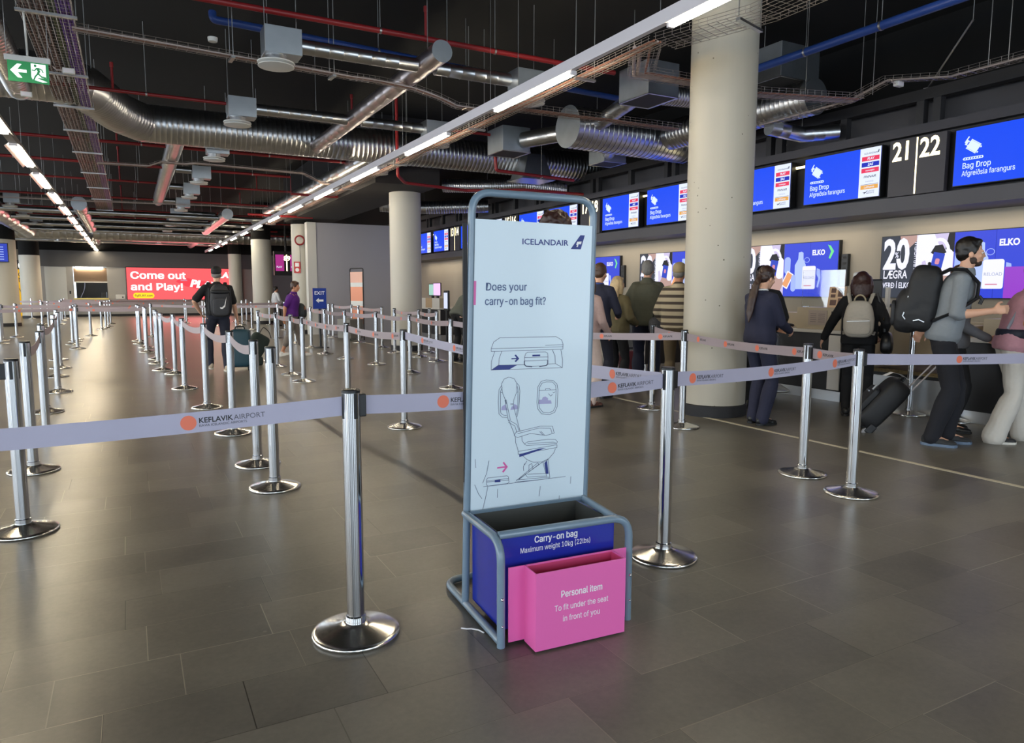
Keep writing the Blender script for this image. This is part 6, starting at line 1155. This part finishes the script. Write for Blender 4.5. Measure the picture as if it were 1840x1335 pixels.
rbox(MB(), (0, -0.375, 1.11), 0.11, 0.02, 0.11, 4).build('front_pocket', cloth('black_pocket', '202124', 0.2, 50, 0.6), b); MB().tube([(0.172, -0.14, 1.04), (0.176, -0.18, 1.06), (0.172, -0.22, 1.05)], 0.006, 6).build('zip_pull', steel, b); MB().tube([(0.153, -0.28, 1.06), (0.155, -0.30, 1.09), (0.153, -0.29, 1.12)], 0.006, 6).build('zip_pull', steel, b); MB().box(0.150, -0.27, 1.24, 0.157, -0.21, 1.255).build('brand_patch', steel, b, smooth=False)
MB().tube([(-0.05, -0.13, 1.47), (-0.03, -0.13, 1.53), (0.03, -0.13, 1.53), (0.05, -0.13, 1.47)], 0.012, 8).build('carry_loop', bagblk, b)
for sx in (-1, 1): strap(b, [(sx*0.10, -0.08, 1.42), (sx*0.12, 0.02, 1.475), (sx*0.13, 0.13, 1.47), (sx*0.135, 0.225, 1.36), (sx*0.14, 0.22, 1.24), (sx*0.165, 0.08, 1.13), (sx*0.15, -0.08, 1.05)], 0.036, 0.014, bagblk, up=(0, 0, 1)); MB().tube([(sx*0.14, 0.235, 1.26), (sx*0.145, 0.26, 1.23), (sx*0.14, 0.245, 1.19)], 0.008, 6).build('strap_end', black, b)
# black wheeled case dragged behind him
cs = thing('suitcase', 'black soft wheeled case tilted behind the bearded man, with a white bag tag', 'suitcase', (6.44, 4.6, 0.0), -2.363); TR = Matrix.Rotation(-0.68, 4, 'X')
def ct(v): return TR @ Vector(v) + Vector((0, 0, 0.05))
TM = Matrix.Translation((0, 0, 0.05)) @ TR
rbox(MB(), (0, 0.0, 0.31), 0.19, 0.12, 0.29, 5, R=None).add([], []); q = MB(); rbox(q, (0, 0.02, 0.31), 0.19, 0.115, 0.28, 5); q.v = [tuple(TM @ Vector(v)) for v in q.v]; q.build('main_body', bagblk, cs)
q = MB(); rbox(q, (0, -0.115, 0.24), 0.155, 0.035, 0.17, 5); q.v = [tuple(TM @ Vector(v)) for v in q.v]; q.build('front_pocket', cloth('black_pocket', '202124', 0.2, 50, 0.6), cs)
for sx in (-1, 1): cyl(ct((sx*0.16-0.015, 0.08, 0.0)), ct((sx*0.16+0.015, 0.08, 0.0)), 0.045, 18).build('wheel', mat('grey_wheel', '8b8b8d', 0.4), cs); MB().box(sx*0.16-0.03, 0.05, 0.0, sx*0.16+0.03, 0.12, 0.1, TM).build('wheel_guard', black, cs, smooth=False, bevel=0.01); cyl(ct((sx*0.09, 0.12, 0.58)), ct((sx*0.09, 0.12, 1.02)), 0.008, 8).build('pull_rod', mat('pale_rod', 'bfb6b4', 0.35, 0.4), cs)
MB().tube([ct((-0.11, 0.12, 1.02)), ct((0.11, 0.12, 1.02))], 0.016, 8).build('grip', black, cs)
MB().tube([ct((-0.06, 0.0, 0.595)), ct((-0.05, 0.0, 0.63)), ct((0.05, 0.0, 0.63)), ct((0.06, 0.0, 0.595))], 0.014, 8).build('top_handle', black, cs)
MB().tube([ct((0.02, 0.03, 0.64)), ct((0.04, -0.05, 0.635)), ct((0.07, -0.13, 0.60)), ct((0.09, -0.165, 0.53))], 0.034, 8, flat=(0.08, 1.0)).build('bag_tag', whitevinyl, cs)
for a, bb, cc in (((0.12, -0.155, 0.36), (0.12, -0.155, 0.42), 0.012), ((-0.05, -0.155, 0.33), (0.05, -0.155, 0.33), 0.008)): MB().tube([ct(a), ct(bb)], cc, 8).build('zip_pull', steel, cs)
# partner behind the man
person('person in a grey top half hidden between the bearded man and the woman in pink', (7.2, 4.12, 0), -2.5, 1.66, 'fair', wR=(0.2, 0.25, 1.0), topm=cloth('mid_grey_top', '6a6a6e'), botm=blk, hair='short', hairm=hbrn, hem=-0.1, loose=0.03, fat=0.9, chest=0.9)
# pink woman at the right edge
p = person('woman in a pink top and white trousers at the right edge', (7.13, 3.58, 0), -2.35, 1.68, 'tan', near=True, spine=(0, 0.15), wR=(0.26, 0.14, 0.93), eR=(0.8, -1, 0), wL=(-0.2, 0.3, 1.05), fR=(0.12, -0.12, 0.085), fL=(-0.12, 0.2, 0.085), kL=(-0.1, 1, 0), topm=cloth('pink_cotton', 'c3909c'), sleeve=0.25, hem=-0.1, botm=cloth('white_linen', 'cfcac1', 0.05), flare=0.05, hair='short', hairm=hbrn, shoem=mat('black_white_shoe', '2a2a2c', 0.6), solem=hwht, bot='wide_trousers', top='top', fat=1.08, disp=0.014)
b = held('belt_bag', 'navy belt bag across the waist of the woman in pink', 'bag', p); MB().tube([(0.185*math.cos(a*PI/14), 0.045+0.15*math.sin(a*PI/14), 1.05) for a in range(28)], 0.05, 10, closed=True, flat=(0.9, 0.35), up=(0, 0, 1)).build('waist_band', cloth('navy_nylon', '1d2234', 0.15, 40, 0.6), b); rbox(MB(), (0.06, 0.22, 1.04), 0.11, 0.04, 0.065, 3).build('pouch', cloth('navy_nylon', '1d2234', 0.15, 40, 0.6), b); strap(b, [(0.12, 0.2, 1.1), (0.13, 0.26, 1.3), (0.12, 0.17, 1.475), (0.13, 0.05, 1.40), (0.14, -0.08, 1.1)], 0.014, 0.006, mat('grey_strap', '8d8f9a', 0.6), up=(1, 0, 0))
# bending man at the far desk
person('man in a grey green jacket bending forward, left of the bag sizer', (5.72, 12.9, 0), -1.2, 1.72, 'fair', neck=(0, 0.36, 1.30), hp=-0.55, wR=(0.2, 0.5, 0.85), wL=(-0.2, 0.5, 0.85), eR=(1, -0.5, 0), eL=(-1, -0.5, 0), topm=cloth('grey_green_jacket', '575a52'), loose=0.04, hem=-0.1, botm=blk, cap=mat('navy_cap', '27365e', 0.7), hair='rim', hairm=hgry, top='jacket', disp=0.02)
# luggage trolley with a silver case beside the suited woman
tr = thing('luggage_trolley', 'luggage trolley behind the legs of the suited woman', 'trolley', (7.12, 6.5, 0), -0.6)
MB().tube(fillet([(-0.25, 0.4, 0.2), (-0.25, -0.45, 0.17), (0.25, -0.45, 0.17), (0.25, 0.4, 0.2)], 0.06), 0.018, 10).build('base_frame', steel, tr); MB().box(-0.24, -0.44, 0.17, 0.24, 0.38, 0.19).build('deck', mat('deck_grey', 'b9bdc4', 0.4), tr, smooth=False); MB().tube(fillet([(-0.27, 0.4, 0.2), (-0.29, 0.5, 1.0), (0.29, 0.5, 1.0), (0.27, 0.4, 0.2)], 0.08), 0.018, 10).build('push_frame', steel, tr); cyl((-0.27, 0.5, 1.0), (0.27, 0.5, 1.0), 0.026, 12).build('push_bar', black, tr)
for x, y in ((-0.24, 0.33), (0.24, 0.33), (0.0, -0.42)): cyl((x-0.018, y, 0.09), (x+0.018, y, 0.09), 0.09, 20).build('wheel', mat('trolley_tyre', '2a2b2d', 0.5), tr); cyl((x-0.022, y, 0.09), (x+0.022, y, 0.09), 0.05, 16).build('wheel_hub', mat('hub_grey', '9a9da0', 0.4), tr); MB().box(x-0.03, y-0.02, 0.09, x-0.022, y+0.02, 0.2).build('wheel_fork', steel, tr, smooth=False)
suitcase('suitcase', 'ribbed silver grey hard case standing on the luggage trolley', (7.12, 6.5, 0.19), -0.6, 0.42, 0.26, 0.62, mat('silver_shell', '63686f', 0.35, 0.3), ribs=8)
suitcase('suitcase', 'tall cream hard case between the navy uniformed person and the blonde woman', (6.35, 9.0, 0), -0.9, 0.42, 0.26, 0.68, mat('cream_shell', 'a89f92', 0.45), 0.36, ribs=6)
suitcase('suitcase', 'dark red suitcase low on the floor between the blonde woman and the olive jacket man', (6.75, 8.75, 0), -0.3, 0.3, 0.22, 0.42, mat('dark_red_shell', '6a2a30', 0.5), ribs=0)
